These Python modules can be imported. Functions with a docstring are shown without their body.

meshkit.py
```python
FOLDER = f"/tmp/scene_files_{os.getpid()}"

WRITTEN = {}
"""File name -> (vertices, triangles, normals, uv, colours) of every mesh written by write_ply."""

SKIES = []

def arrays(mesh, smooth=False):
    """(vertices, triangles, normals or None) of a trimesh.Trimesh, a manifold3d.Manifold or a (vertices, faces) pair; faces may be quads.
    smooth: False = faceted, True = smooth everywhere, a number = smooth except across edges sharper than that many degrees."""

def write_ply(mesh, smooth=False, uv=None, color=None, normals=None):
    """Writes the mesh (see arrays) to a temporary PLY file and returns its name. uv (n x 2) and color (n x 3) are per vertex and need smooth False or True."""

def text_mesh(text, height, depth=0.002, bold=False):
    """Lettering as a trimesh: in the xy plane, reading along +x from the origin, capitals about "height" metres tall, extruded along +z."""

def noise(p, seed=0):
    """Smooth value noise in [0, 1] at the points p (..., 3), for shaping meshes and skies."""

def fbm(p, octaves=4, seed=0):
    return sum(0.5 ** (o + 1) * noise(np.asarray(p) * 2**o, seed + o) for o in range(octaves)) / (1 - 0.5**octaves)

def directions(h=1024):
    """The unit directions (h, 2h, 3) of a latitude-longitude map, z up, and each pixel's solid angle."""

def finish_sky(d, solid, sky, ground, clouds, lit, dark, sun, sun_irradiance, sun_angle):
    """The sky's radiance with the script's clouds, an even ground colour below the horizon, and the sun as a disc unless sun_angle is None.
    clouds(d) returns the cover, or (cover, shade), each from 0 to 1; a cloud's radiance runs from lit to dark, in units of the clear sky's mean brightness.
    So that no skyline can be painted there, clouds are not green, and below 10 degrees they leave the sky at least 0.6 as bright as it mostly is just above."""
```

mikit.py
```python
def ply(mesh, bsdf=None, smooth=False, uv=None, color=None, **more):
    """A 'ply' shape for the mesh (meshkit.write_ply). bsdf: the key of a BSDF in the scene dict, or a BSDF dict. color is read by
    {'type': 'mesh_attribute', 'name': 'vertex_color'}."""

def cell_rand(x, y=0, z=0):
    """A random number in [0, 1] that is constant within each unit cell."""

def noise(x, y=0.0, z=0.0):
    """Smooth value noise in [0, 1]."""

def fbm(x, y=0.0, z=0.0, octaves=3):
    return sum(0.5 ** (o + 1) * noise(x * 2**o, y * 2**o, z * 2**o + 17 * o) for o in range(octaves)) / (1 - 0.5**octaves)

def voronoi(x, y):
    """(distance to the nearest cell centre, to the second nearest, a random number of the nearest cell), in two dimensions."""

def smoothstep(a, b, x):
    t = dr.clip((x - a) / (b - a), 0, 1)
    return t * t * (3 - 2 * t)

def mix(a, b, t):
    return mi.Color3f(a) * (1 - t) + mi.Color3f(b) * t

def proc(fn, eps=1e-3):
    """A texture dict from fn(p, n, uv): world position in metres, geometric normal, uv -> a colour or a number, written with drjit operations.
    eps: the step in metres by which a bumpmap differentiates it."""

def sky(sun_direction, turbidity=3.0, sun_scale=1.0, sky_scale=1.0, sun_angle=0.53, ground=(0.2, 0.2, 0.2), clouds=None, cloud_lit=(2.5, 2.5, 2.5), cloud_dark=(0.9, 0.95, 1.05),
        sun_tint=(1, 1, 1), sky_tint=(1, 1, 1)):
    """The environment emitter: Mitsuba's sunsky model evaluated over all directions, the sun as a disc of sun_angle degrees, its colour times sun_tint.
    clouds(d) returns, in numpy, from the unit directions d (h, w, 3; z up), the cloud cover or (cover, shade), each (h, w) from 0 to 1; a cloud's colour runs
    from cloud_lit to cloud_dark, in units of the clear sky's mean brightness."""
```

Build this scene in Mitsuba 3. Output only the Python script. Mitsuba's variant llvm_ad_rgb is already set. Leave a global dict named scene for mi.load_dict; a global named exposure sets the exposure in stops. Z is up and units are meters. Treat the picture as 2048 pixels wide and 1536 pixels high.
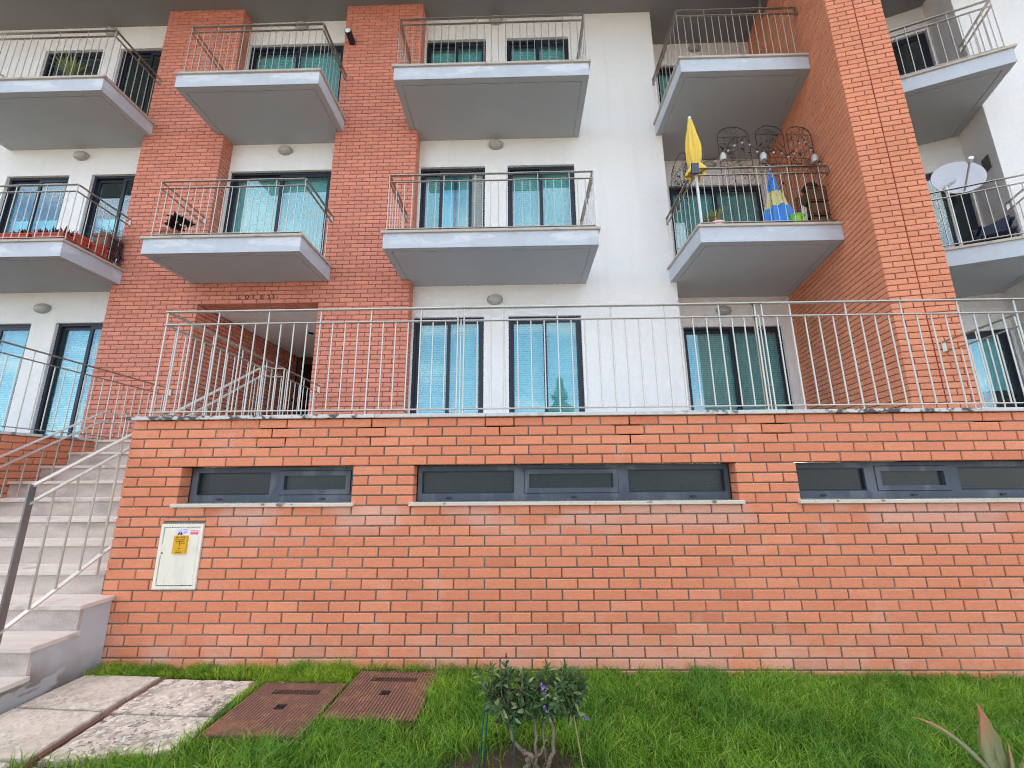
import math, numpy as np, trimesh, mitsuba as mi, drjit as dr, mikit, meshkit
from shapely.geometry import Polygon, box as sbox
from shapely import affinity
from shapely.ops import unary_union
from mikit import noise, fbm, cell_rand, smoothstep, mix, proc

T = mi.ScalarTransform4f
rng = np.random.default_rng(11)
scene, labels = {}, {}

# ---------------------------------------------------------------- camera, sky, exposure
CAM = np.array([3.040, -3.306, -0.456])
PITCH, YAW, ROLL, FPX = math.radians(12.377), math.radians(-1.101), math.radians(-0.452), 828.0
_f = np.array([math.sin(YAW) * math.cos(PITCH), math.cos(YAW) * math.cos(PITCH), math.sin(PITCH)])
_r = np.array([math.cos(YAW), -math.sin(YAW), 0.0])
_u = np.cross(_r, _f)
RIGHT, UP = math.cos(ROLL) * _r + math.sin(ROLL) * _u, -math.sin(ROLL) * _r + math.cos(ROLL) * _u
scene['camera'] = {'type': 'perspective', 'fov': 2 * math.degrees(math.atan(1024 / FPX)), 'fov_axis': 'x', 'near_clip': 0.05, 'far_clip': 900.0,
                   'to_world': T().look_at(origin=CAM.tolist(), target=(CAM + _f).tolist(), up=UP.tolist())}

def clouds(d):
    p = d / np.maximum(d[..., 2:3], 0.12)
    n = meshkit.fbm(np.stack([p[..., 0] * 0.55 + 3.1, p[..., 1] * 0.8 + 1.7, p[..., 0] * 0], -1), octaves=5, seed=4)
    hi = np.clip((d[..., 2] - 0.40) / 0.3, 0, 1)
    cover = np.clip((n - 0.47 + 0.20 * hi) / 0.3, 0, 1)
    shade = np.clip((n - 0.55) / 0.3, 0, 1) * 0.5
    return cover * 0.92, shade

exposure = 3.88
scene['sky'] = mikit.sky((0.14, 0.47, 0.87), turbidity=3, clouds=clouds, cloud_lit=(2.65, 2.52, 2.38), cloud_dark=(1.0, 1.0, 1.02), sun_tint=(1.0, 1.0, 1.0), sky_tint=(1.16, 1.0, 0.84), ground=(0.2, 0.19, 0.17))

# ---------------------------------------------------------------- measured dimensions
PW, PH = 0.23, 0.0755          # brick pitch
YP, YW, YD = 2.983, 3.243, 3.89  # brick pier face, white wall face, recessed wall face
ZM, ZT, ZR = 2.713, 5.650, 8.56  # soffits: first balcony, second balcony, roof
GZ0 = -1.80
def gz(x, y=0):
    return GZ0 - 0.014 * np.clip(np.asarray(x, float) - 0.3, 0, 8)

# ---------------------------------------------------------------- materials
def two(d): return {'type': 'twosided', 'bsdf': d}
def rough(name, fn, r=0.8, bump=None, bs=0.001, spec=0.3, eps=2e-3):
    b = {'type': 'principled', 'base_color': proc(fn) if callable(fn) else {'type': 'rgb', 'value': list(fn)}, 'roughness': r, 'specular': spec}
    if bump is not None:
        b = {'type': 'bumpmap', 'arbitrary': proc(bump, eps=eps), 'scale': bs, 'bsdf': b}
    scene[name] = two(b)

def c3(*v): return mi.Color3f(*v)

def brick_low(p, n, uv):
    t, q = uv.x, uv.y
    c = mix((0.69, 0.240, 0.126), (0.645, 0.213, 0.110), t)
    c = mix(c, (0.72, 0.262, 0.138), smoothstep(0.6, 1.0, q))
    c = mix(c, (0.57, 0.18, 0.092), 0.8 * smoothstep(0.955, 0.97, dr.abs(t * 7.31 - dr.floor(t * 7.31))))
    g = fbm(p.x * 60, p.y * 60, p.z * 90, octaves=3)
    c = c * (0.89 + 0.22 * g)
    m = fbm(p.x * 5 + 7, p.z * 4, 3.0, octaves=4)
    # lime bloom: under the sills, along the foot of the wall, and scattered
    sill = smoothstep(-1.02, -0.72, p.z) * smoothstep(-0.68, -0.70, p.z) * smoothstep(0.42, 0.62, fbm(p.x * 2.2, p.z * 5, 9.0, octaves=3))
    foot = smoothstep(-1.45, -1.85, p.z) * smoothstep(0.3, 0.6, m)
    spots = smoothstep(0.66, 0.78, m) * 0.35
    bloom = dr.clip(0.42 * sill + 0.32 * foot + spots * 0.4, 0, 0.5) * dr.select(dr.abs(p.y) < 0.2, 1.0, 0.3)
    c = mix(c, (0.66, 0.46, 0.39), bloom)
    dirt = smoothstep(0.28, 0.02, p.x + 0.25 * noise(p.x * 6, p.z * 3, 2.0)) * smoothstep(-1.50, -1.66, p.z) * smoothstep(0.25, 0.5, fbm(p.x * 22, p.z * 7, 1.0))
    return mix(c, (0.06, 0.05, 0.04), dirt * dr.select(dr.abs(p.y) < 0.2, 1.0, 0.0))

def brick_up(p, n, uv):
    c = mix((0.62, 0.240, 0.165), (0.555, 0.200, 0.137), uv.x)
    c = mix(c, (0.67, 0.25, 0.165), smoothstep(0.7, 1.0, uv.y))
    g = fbm(p.x * 40, p.y * 40, p.z * 60, octaves=3)
    m = fbm(p.x * 1.7 + 2, p.z * 1.4, p.y * 1.5, octaves=4)
    c = c * (0.88 + 0.24 * g) * (0.92 + 0.16 * m)
    return mix(c, (0.52, 0.33, 0.26), 0.35 * smoothstep(0.62, 0.8, m))

def brick_tower(p, n, uv):
    c = mix((0.66, 0.258, 0.145), (0.595, 0.218, 0.120), uv.x)
    g = fbm(p.x * 40, p.y * 40, p.z * 60, octaves=3)
    m = fbm(p.x * 1.7 + 2, p.z * 1.4, p.y * 1.5, octaves=4)
    return c * (0.88 + 0.24 * g) * (0.92 + 0.16 * m)

STAINX = (1.04, 1.86, 2.90, 3.90, 5.06, 6.70)
def mortar_low(p, n, uv):
    c = mix((0.185, 0.165, 0.135), (0.105, 0.09, 0.073), fbm(p.x * 9, p.z * 9, p.y * 9))
    pale = smoothstep(0.5, 0.7, fbm(p.x * 1.3, p.z * 2.1, 5.0))
    c = mix(c, (0.30, 0.27, 0.23), 0.4 * pale)
    s = mi.Float(0)
    for i, x in enumerate(STAINX):
        s = dr.maximum(s, smoothstep(0.20, 0.13, dr.abs(p.x - x) + 0.09 * noise(p.x * 9, p.z * 12, i) + (0.1 + 0.25 * (i % 2)) * dr.maximum(-0.06 - p.z, 0.0)) * smoothstep(-0.27 + 0.05 * (i % 3), -0.20 + 0.05 * (i % 3), p.z))
    return mix(c, (0.012, 0.010, 0.010), s * dr.select(p.y < 0.1, 1.0, 0.0))

def mortar_up(p, n, uv):
    return mix((0.17, 0.082, 0.060), (0.11, 0.055, 0.043), fbm(p.x * 6, p.z * 6, p.y * 6))

def render_white(p, n, uv):
    s = fbm(p.x * 45, p.y * 45, p.z * 45, octaves=2)
    m = fbm(p.x * 0.8, p.z * 0.5, p.y, octaves=4)
    streak = smoothstep(0.55, 0.8, fbm(p.x * 9, p.z * 0.5, p.y * 9, octaves=3))
    c = c3(0.79, 0.775, 0.75) * (0.93 + 0.10 * s) * (0.96 + 0.07 * m)
    for zb in (3.80, 6.78):
        rs = smoothstep(0.05, 0.0, dr.abs(p.x - 5.665 - 0.012 * dr.sin(p.z * 9))) * smoothstep(zb - 0.75, zb, p.z) * dr.select(p.z < zb, 1.0, 0.0) * dr.select(p.y < 3.3, 1.0, 0.0)
        c = mix(c, (0.50, 0.38, 0.26), 0.55 * rs * fbm(p.x * 40, p.z * 3, 1.0))
    return mix(c, (0.60, 0.57, 0.52), 0.16 * streak)
def stipple(p, n, uv): return fbm(p.x * 160, p.y * 160, p.z * 160, octaves=2)

def slab_paint(p, n, uv):
    s = fbm(p.x * 50, p.y * 50, p.z * 50, octaves=2)
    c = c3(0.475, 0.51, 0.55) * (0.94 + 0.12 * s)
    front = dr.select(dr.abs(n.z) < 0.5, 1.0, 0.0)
    hz = p.z - dr.select(p.z > 4.3, ZT, ZM)
    w = fbm(p.x * 2.0 + 1.3, p.y * 2.0, hz * 6, octaves=4)
    flake = smoothstep(0.52, 0.60, w) * smoothstep(0.02, 0.12, hz) * smoothstep(0.2, 0.45, fbm(p.x * 18, p.y * 18, hz * 40))
    c = mix(c, (0.66, 0.67, 0.69), front * flake * 0.6)
    wash = smoothstep(0.4, 0.7, fbm(p.x * 7, p.y * 7, hz * 2.0 + 8, octaves=3))
    c = mix(c, (0.42, 0.44, 0.47), front * wash * 0.3)
    crack = smoothstep(0.012, 0.0, dr.abs(fbm(p.x * 4 + 5, p.y * 4, hz * 7, octaves=3) - 0.5)) * smoothstep(0.55, 0.7, fbm(p.x * 0.9, p.y * 0.9, 4.0))
    c = mix(c, (0.16, 0.15, 0.15), crack * front * 0.5)
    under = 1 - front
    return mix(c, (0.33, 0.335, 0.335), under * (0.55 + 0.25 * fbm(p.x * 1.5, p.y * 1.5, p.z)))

def stone_cap(p, n, uv):
    c = mix((0.50, 0.44, 0.37), (0.40, 0.35, 0.29), fbm(p.x * 3, p.y * 8, p.z * 8, octaves=4))
    return mix(c, (0.2, 0.17, 0.14), 0.5 * smoothstep(0.62, 0.75, fbm(p.x * 7, p.y * 20, p.z * 20)))
def coping_stone(p, n, uv):
    c = mix((0.62, 0.60, 0.57), (0.50, 0.48, 0.45), fbm(p.x * 4, p.y * 4, p.z * 30, octaves=3))
    reg = smoothstep(0.30, 0.50, fbm(p.x * 1.1 + 0.4, 2.0, 1.0, octaves=2))
    m = smoothstep(0.46, 0.60, fbm(p.x * 20, p.y * 20, p.z * 16, octaves=4))
    return mix(c, (0.035, 0.033, 0.03), m * reg * 0.9)
def sill_stone(p, n, uv):
    c = mix((0.64, 0.58, 0.49), (0.50, 0.45, 0.37), fbm(p.x * 2, p.y * 20, p.z * 60, octaves=3))
    return mix(c, (0.08, 0.07, 0.06), 0.8 * smoothstep(0.70, 0.78, fbm(p.x * 12, p.y * 12, p.z * 12)))
def stair_stone(p, n, uv):
    c = mix((0.58, 0.485, 0.42), (0.45, 0.37, 0.315), fbm(p.x * 4, p.y * 14, p.z * 14, octaves=4))
    c = mix(c, (0.30, 0.25, 0.215), 0.6 * smoothstep(0.45, 0.7, fbm(p.x * 3 + 8, p.y * 3, p.z * 6)))
    return c * (0.9 + 0.2 * noise(p.x * 120, p.y * 120, p.z * 120))
def tread_stone(p, n, uv):
    c = mix((0.69, 0.595, 0.52), (0.56, 0.475, 0.41), fbm(p.x * 3, p.y * 25, p.z * 25, octaves=4))
    return mix(c, (0.30, 0.26, 0.23), 0.5 * smoothstep(0.6, 0.75, fbm(p.x * 7, p.y * 9, p.z * 9)))
def plaster_grey(p, n, uv):
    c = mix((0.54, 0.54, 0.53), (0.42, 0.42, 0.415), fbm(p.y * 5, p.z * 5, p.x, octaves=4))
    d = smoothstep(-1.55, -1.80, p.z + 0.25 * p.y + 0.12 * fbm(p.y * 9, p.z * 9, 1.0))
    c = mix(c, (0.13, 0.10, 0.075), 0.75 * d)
    return mix(c, (0.58, 0.58, 0.58), 0.5 * smoothstep(0.62, 0.7, fbm(p.y * 6, p.z * 14, 3.0)))
def paver(p, n, uv):
    l = smoothstep(0.42, 0.66, fbm(p.x * 30 + uv.x * 9, p.y * 30, 2.0, octaves=6)) * (0.45 + 0.55 * smoothstep(0.35, 0.6, fbm(p.x * 5, p.y * 5, 3.0, octaves=2)))
    pit = smoothstep(0.66, 0.74, noise(p.x * 85, p.y * 85, 1.0)) * smoothstep(0.3, 0.6, fbm(p.x * 9, p.y * 9, 6.0, octaves=2))
    w = smoothstep(0.60, 0.72, fbm(p.x * 44 + 4, p.y * 44, 7.0, octaves=4))
    c = mix((0.63, 0.545, 0.44), (0.46, 0.385, 0.30), fbm(p.x * 6, p.y * 11, uv.y * 5, octaves=4))
    c = mix(c, (0.17, 0.15, 0.13), l * (0.15 + 0.75 * uv.x))
    c = mix(c, (0.05, 0.045, 0.04), pit * (0.15 + 0.75 * uv.x))
    return mix(c, (0.74, 0.69, 0.61), w * (0.2 + 0.6 * uv.x))
def rust(p, n, uv):
    c = mix((0.235, 0.118, 0.082), (0.155, 0.082, 0.060), fbm(p.x * 7, p.y * 7, p.z * 7, octaves=4))
    c = mix(c, (0.33, 0.16, 0.085), 0.5 * smoothstep(0.55, 0.72, fbm(p.x * 14 + 3, p.y * 14, 1.0, octaves=3)))
    return c * (0.8 + 0.4 * noise(p.x * 150, p.y * 150, p.z * 150))
def soil(p, n, uv):
    c = mix((0.095, 0.066, 0.045), (0.05, 0.034, 0.024), fbm(p.x * 22, p.y * 22, 0.0, octaves=4))
    far = smoothstep(2.2, 3.0, dr.abs(p.y + 0.5)) 
    g = mix((0.055, 0.10, 0.025), (0.10, 0.13, 0.04), fbm(p.x * 0.6, p.y * 0.6, 1.0, octaves=4))
    road = mix((0.12, 0.12, 0.118), (0.085, 0.085, 0.083), fbm(p.x * 2, p.y * 2, 4.0, octaves=4))
    return mix(mix(c, g, far), road, smoothstep(-3.6, -3.65, p.y))
def grass_c(p, n, uv):
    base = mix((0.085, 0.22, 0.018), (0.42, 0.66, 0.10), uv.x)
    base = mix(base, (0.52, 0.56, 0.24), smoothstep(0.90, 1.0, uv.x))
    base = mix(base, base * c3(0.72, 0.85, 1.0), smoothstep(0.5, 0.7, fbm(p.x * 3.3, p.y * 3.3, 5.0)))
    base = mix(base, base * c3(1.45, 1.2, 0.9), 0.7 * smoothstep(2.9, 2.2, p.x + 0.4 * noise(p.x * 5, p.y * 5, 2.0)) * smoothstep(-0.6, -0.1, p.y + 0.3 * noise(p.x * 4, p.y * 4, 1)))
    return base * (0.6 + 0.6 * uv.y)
def leaf_c(p, n, uv):
    base = mix((0.055, 0.105, 0.038), (0.13, 0.205, 0.075), uv.x)
    base = mix(base, (0.30, 0.36, 0.15), smoothstep(0.86, 0.98, uv.x))
    return base
def bark(p, n, uv): return mix((0.26, 0.20, 0.15), (0.13, 0.095, 0.07), fbm(p.x * 60, p.y * 60, p.z * 25))
def agave_c(p, n, uv):
    c = mix((0.16, 0.20, 0.075), (0.30, 0.27, 0.15), fbm(p.x * 20, p.y * 20, p.z * 6))
    return mix(c, (0.42, 0.17, 0.09), smoothstep(0.45, 0.95, uv.y))
def wired(p, n, uv):
    gx, gzz = p.x / 0.0125 - dr.floor(p.x / 0.0125), p.z / 0.0125 - dr.floor(p.z / 0.0125)
    l = dr.maximum(smoothstep(0.10, 0.0, dr.minimum(gx, 1 - gx)), smoothstep(0.10, 0.0, dr.minimum(gzz, 1 - gzz)))
    c = mix((0.012, 0.019, 0.021), (0.024, 0.036, 0.038), fbm(p.x * 2.2, p.z * 5, 1.0, octaves=3))
    return mix(c, (0.085, 0.10, 0.10), l * (0.25 + 0.6 * fbm(p.x * 1.7, p.z * 3, 4.0)))
def wired_b(p, n, uv):
    return dr.sin(p.x * 502.65) * 0.5 + dr.sin(p.z * 502.65) * 0.5
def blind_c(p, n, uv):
    return mix(mix((0.56, 0.62, 0.60), (0.48, 0.54, 0.52), fbm(p.x * 3, p.z * 3, 1.0)), (0.05, 0.055, 0.055), uv.x)   # shade in the gaps between the slats, painted as dark colour
def frame_c(p, n, uv):
    return mix((0.015, 0.019, 0.031), (0.026, 0.031, 0.045), fbm(p.x * 6, p.y * 6, p.z * 6, octaves=4))
def frame_dusty(p, n, uv):
    c = mix((0.052, 0.064, 0.086), (0.078, 0.092, 0.115), fbm(p.x * 6, p.y * 6, p.z * 6, octaves=4))
    return mix(c, (0.17, 0.18, 0.20), 0.5 * smoothstep(0.5, 0.75, fbm(p.x * 9, p.z * 4, 2.0, octaves=3)))
def steel_c(p, n, uv): return mix((0.50, 0.455, 0.39), (0.34, 0.295, 0.24), fbm(p.x * 7, p.y * 7, p.z * 5, octaves=3))
def yellow_c(p, n, uv): return mix((0.80, 0.52, 0.035), (0.72, 0.56, 0.16), fbm(p.x * 9, p.y * 9, p.z * 3))
def wood_c(p, n, uv): return mix((0.17, 0.085, 0.04), (0.08, 0.042, 0.022), fbm(p.x * 30, p.y * 30, p.z * 12, octaves=3))
def terra_c(p, n, uv): return mix((0.36, 0.12, 0.065), (0.26, 0.09, 0.055), fbm(p.x * 14, p.y * 14, p.z * 14))
def metal_box(p, n, uv):
    c = mix((0.80, 0.735, 0.60), (0.75, 0.69, 0.565), fbm(p.x * 7, p.z * 7, 2.0, octaves=4))
    return mix(c, (0.50, 0.47, 0.40), 0.2 * smoothstep(0.64, 0.75, fbm(p.x * 20, p.z * 8, 1.0, octaves=3)))

rough('m_brick_low', brick_low, 0.75); rough('m_brick_up', brick_up, 0.8); rough('m_brick_tower', brick_tower, 0.8)
rough('m_mortar_low', mortar_low, 0.95); rough('m_mortar_up', mortar_up, 0.95)
rough('m_white', render_white, 0.9, stipple, 0.0016)
rough('m_eaves', lambda p, n, uv: mix((0.235, 0.235, 0.235), (0.19, 0.19, 0.192), fbm(p.x * 1.2, p.y * 1.2, p.z, octaves=4)), 0.9)
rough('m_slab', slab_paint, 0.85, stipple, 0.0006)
rough('m_cap', stone_cap, 0.7); rough('m_coping', coping_stone, 0.7); rough('m_sill', sill_stone, 0.7)
rough('m_stair', stair_stone, 0.75); rough('m_tread', tread_stone, 0.6)
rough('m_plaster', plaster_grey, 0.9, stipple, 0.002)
rough('m_paver', paver, 0.95, lambda p, n, uv: fbm(p.x * 45, p.y * 45, p.z * 45, octaves=3), 0.004)
rough('m_rust', rust, 0.75); rough('m_rust_shaded', lambda p, n, uv: rust(p, n, uv) * 0.42, 0.8); rough('m_soil', soil, 0.95, lambda p, n, uv: fbm(p.x * 50, p.y * 50, 0, octaves=3), 0.008)  # second rust is a darkened copy, shade painted into the colour
rough('m_bark', bark, 0.9); rough('m_agave', agave_c, 0.55)
rough('m_frame', frame_c, 0.42, spec=0.35); rough('m_frame_dusty', frame_dusty, 0.5, spec=0.35)
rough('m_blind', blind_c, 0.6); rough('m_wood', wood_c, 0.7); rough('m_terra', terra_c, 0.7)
rough('m_box', metal_box, 0.45, spec=0.4)
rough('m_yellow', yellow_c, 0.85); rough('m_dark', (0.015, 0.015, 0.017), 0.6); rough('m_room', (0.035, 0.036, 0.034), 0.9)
rough('m_door', (0.012, 0.012, 0.014), 0.35); rough('m_sheer', (0.62, 0.68, 0.68), 0.9)
rough('m_lampbase', (0.33, 0.32, 0.30), 0.5); rough('m_lampglass', (0.42, 0.41, 0.39), 0.25, spec=0.5)
rough('m_sign', (0.70, 0.36, 0.012), 0.45); rough('m_ink', (0.035, 0.022, 0.006), 0.6); rough('m_letter', (0.085, 0.055, 0.035), 0.7)
rough('m_pink', (0.70, 0.16, 0.24), 0.5); rough('m_palepink', (0.85, 0.55, 0.6), 0.5); rough('m_lilac', (0.62, 0.62, 0.86), 0.5); rough('m_violet', (0.33, 0.30, 0.66), 0.5); rough('m_navy', (0.018, 0.026, 0.06), 0.5)
rough('m_redpot', (0.42, 0.055, 0.025), 0.5); rough('m_brownpot', (0.20, 0.085, 0.055), 0.7)
rough('m_darkleaf', (0.028, 0.012, 0.012), 0.6); rough('m_succulent', (0.12, 0.13, 0.06), 0.6); rough('m_redleaf', (0.085, 0.018, 0.022), 0.6)
rough('m_twig', (0.21, 0.185, 0.15), 0.9); rough('m_wire', (0.018, 0.016, 0.016), 0.6); rough('m_yucca', (0.20, 0.24, 0.09), 0.6)
rough('m_blue', (0.06, 0.24, 0.66), 0.85); rough('m_cloth_y', (0.60, 0.55, 0.24), 0.9); rough('m_green', (0.20, 0.50, 0.045), 0.4)
rough('m_whiteplastic', (0.75, 0.76, 0.76), 0.4); rough('m_board', (0.66, 0.62, 0.50), 0.7); rough('m_dish', (0.52, 0.53, 0.57), 0.5)
rough('m_solar', (0.03, 0.045, 0.075), 0.25, spec=0.6); rough('m_stake', (0.014, 0.075, 0.055), 0.45); rough('m_cane', (0.36, 0.25, 0.11), 0.7)
rough('m_flower', (0.30, 0.16, 0.66), 0.7); rough('m_joint', (0.19, 0.035, 0.03), 0.8); rough('m_vent', (0.13, 0.11, 0.10), 0.7); rough('m_newleaf', (0.26, 0.045, 0.03), 0.5)
scene['m_steel'] = two({'type': 'principled', 'base_color': proc(steel_c), 'roughness': 0.34, 'metallic': 0.85, 'specular': 0.5})
scene['m_rail'] = two({'type': 'principled', 'base_color': {'type': 'rgb', 'value': [0.66, 0.64, 0.60]}, 'roughness': 0.42, 'metallic': 0.6, 'specular': 0.5})
scene['m_rod'] = two({'type': 'principled', 'base_color': {'type': 'rgb', 'value': [0.50, 0.47, 0.415]}, 'roughness': 0.32, 'metallic': 0.75, 'specular': 0.5})
scene['m_post'] = two({'type': 'principled', 'base_color': {'type': 'rgb', 'value': [0.22, 0.23, 0.24]}, 'roughness': 0.4, 'metallic': 0.7})
scene['m_bulb'] = two({'type': 'principled', 'base_color': {'type': 'rgb', 'value': [0.42, 0.41, 0.39]}, 'roughness': 0.1, 'specular': 0.9})
scene['m_glass'] = {'type': 'thindielectric', 'int_ior': 1.95, 'specular_transmittance': {'type': 'rgb', 'value': [0.55, 0.95, 0.98]}, 'specular_reflectance': {'type': 'rgb', 'value': [0.72, 0.93, 1.0]}}
scene['m_wired'] = two({'type': 'bumpmap', 'arbitrary': proc(wired_b, eps=5e-4), 'scale': 0.00025, 'bsdf': {'type': 'principled', 'base_color': proc(wired), 'roughness': 0.2, 'specular': 0.3}})
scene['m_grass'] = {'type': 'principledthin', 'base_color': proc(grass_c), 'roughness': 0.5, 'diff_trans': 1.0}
scene['m_leaf'] = {'type': 'principledthin', 'base_color': proc(leaf_c), 'roughness': 0.38, 'diff_trans': 0.4}

# ---------------------------------------------------------------- helpers
class Fr:
    """local frame: x along a facade, y into it, z up"""
    def __init__(self, ox=0.0, oy=0.0, deg=0.0):
        t = math.radians(deg); self.o = np.array([ox, oy, 0.0])
        self.a, self.b = np.array([math.cos(t), -math.sin(t), 0.0]), np.array([math.sin(t), math.cos(t), 0.0])
    def __call__(self, v):
        v = np.asarray(v, float)
        return self.o + v[..., :1] * self.a + v[..., 1:2] * self.b + v[..., 2:3] * np.array([0, 0, 1.0])
W = Fr()
TF = Fr(7.47, 1.40, 12.0)          # the brick fin
EF = Fr(10.763, 2.998, 21.5)       # the neighbouring facade, origin in the inner corner of its recess
BOXF = np.array([[0, 2, 3, 1], [4, 5, 7, 6], [0, 1, 5, 4], [2, 6, 7, 3], [0, 4, 6, 2], [1, 3, 7, 5]])

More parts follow.
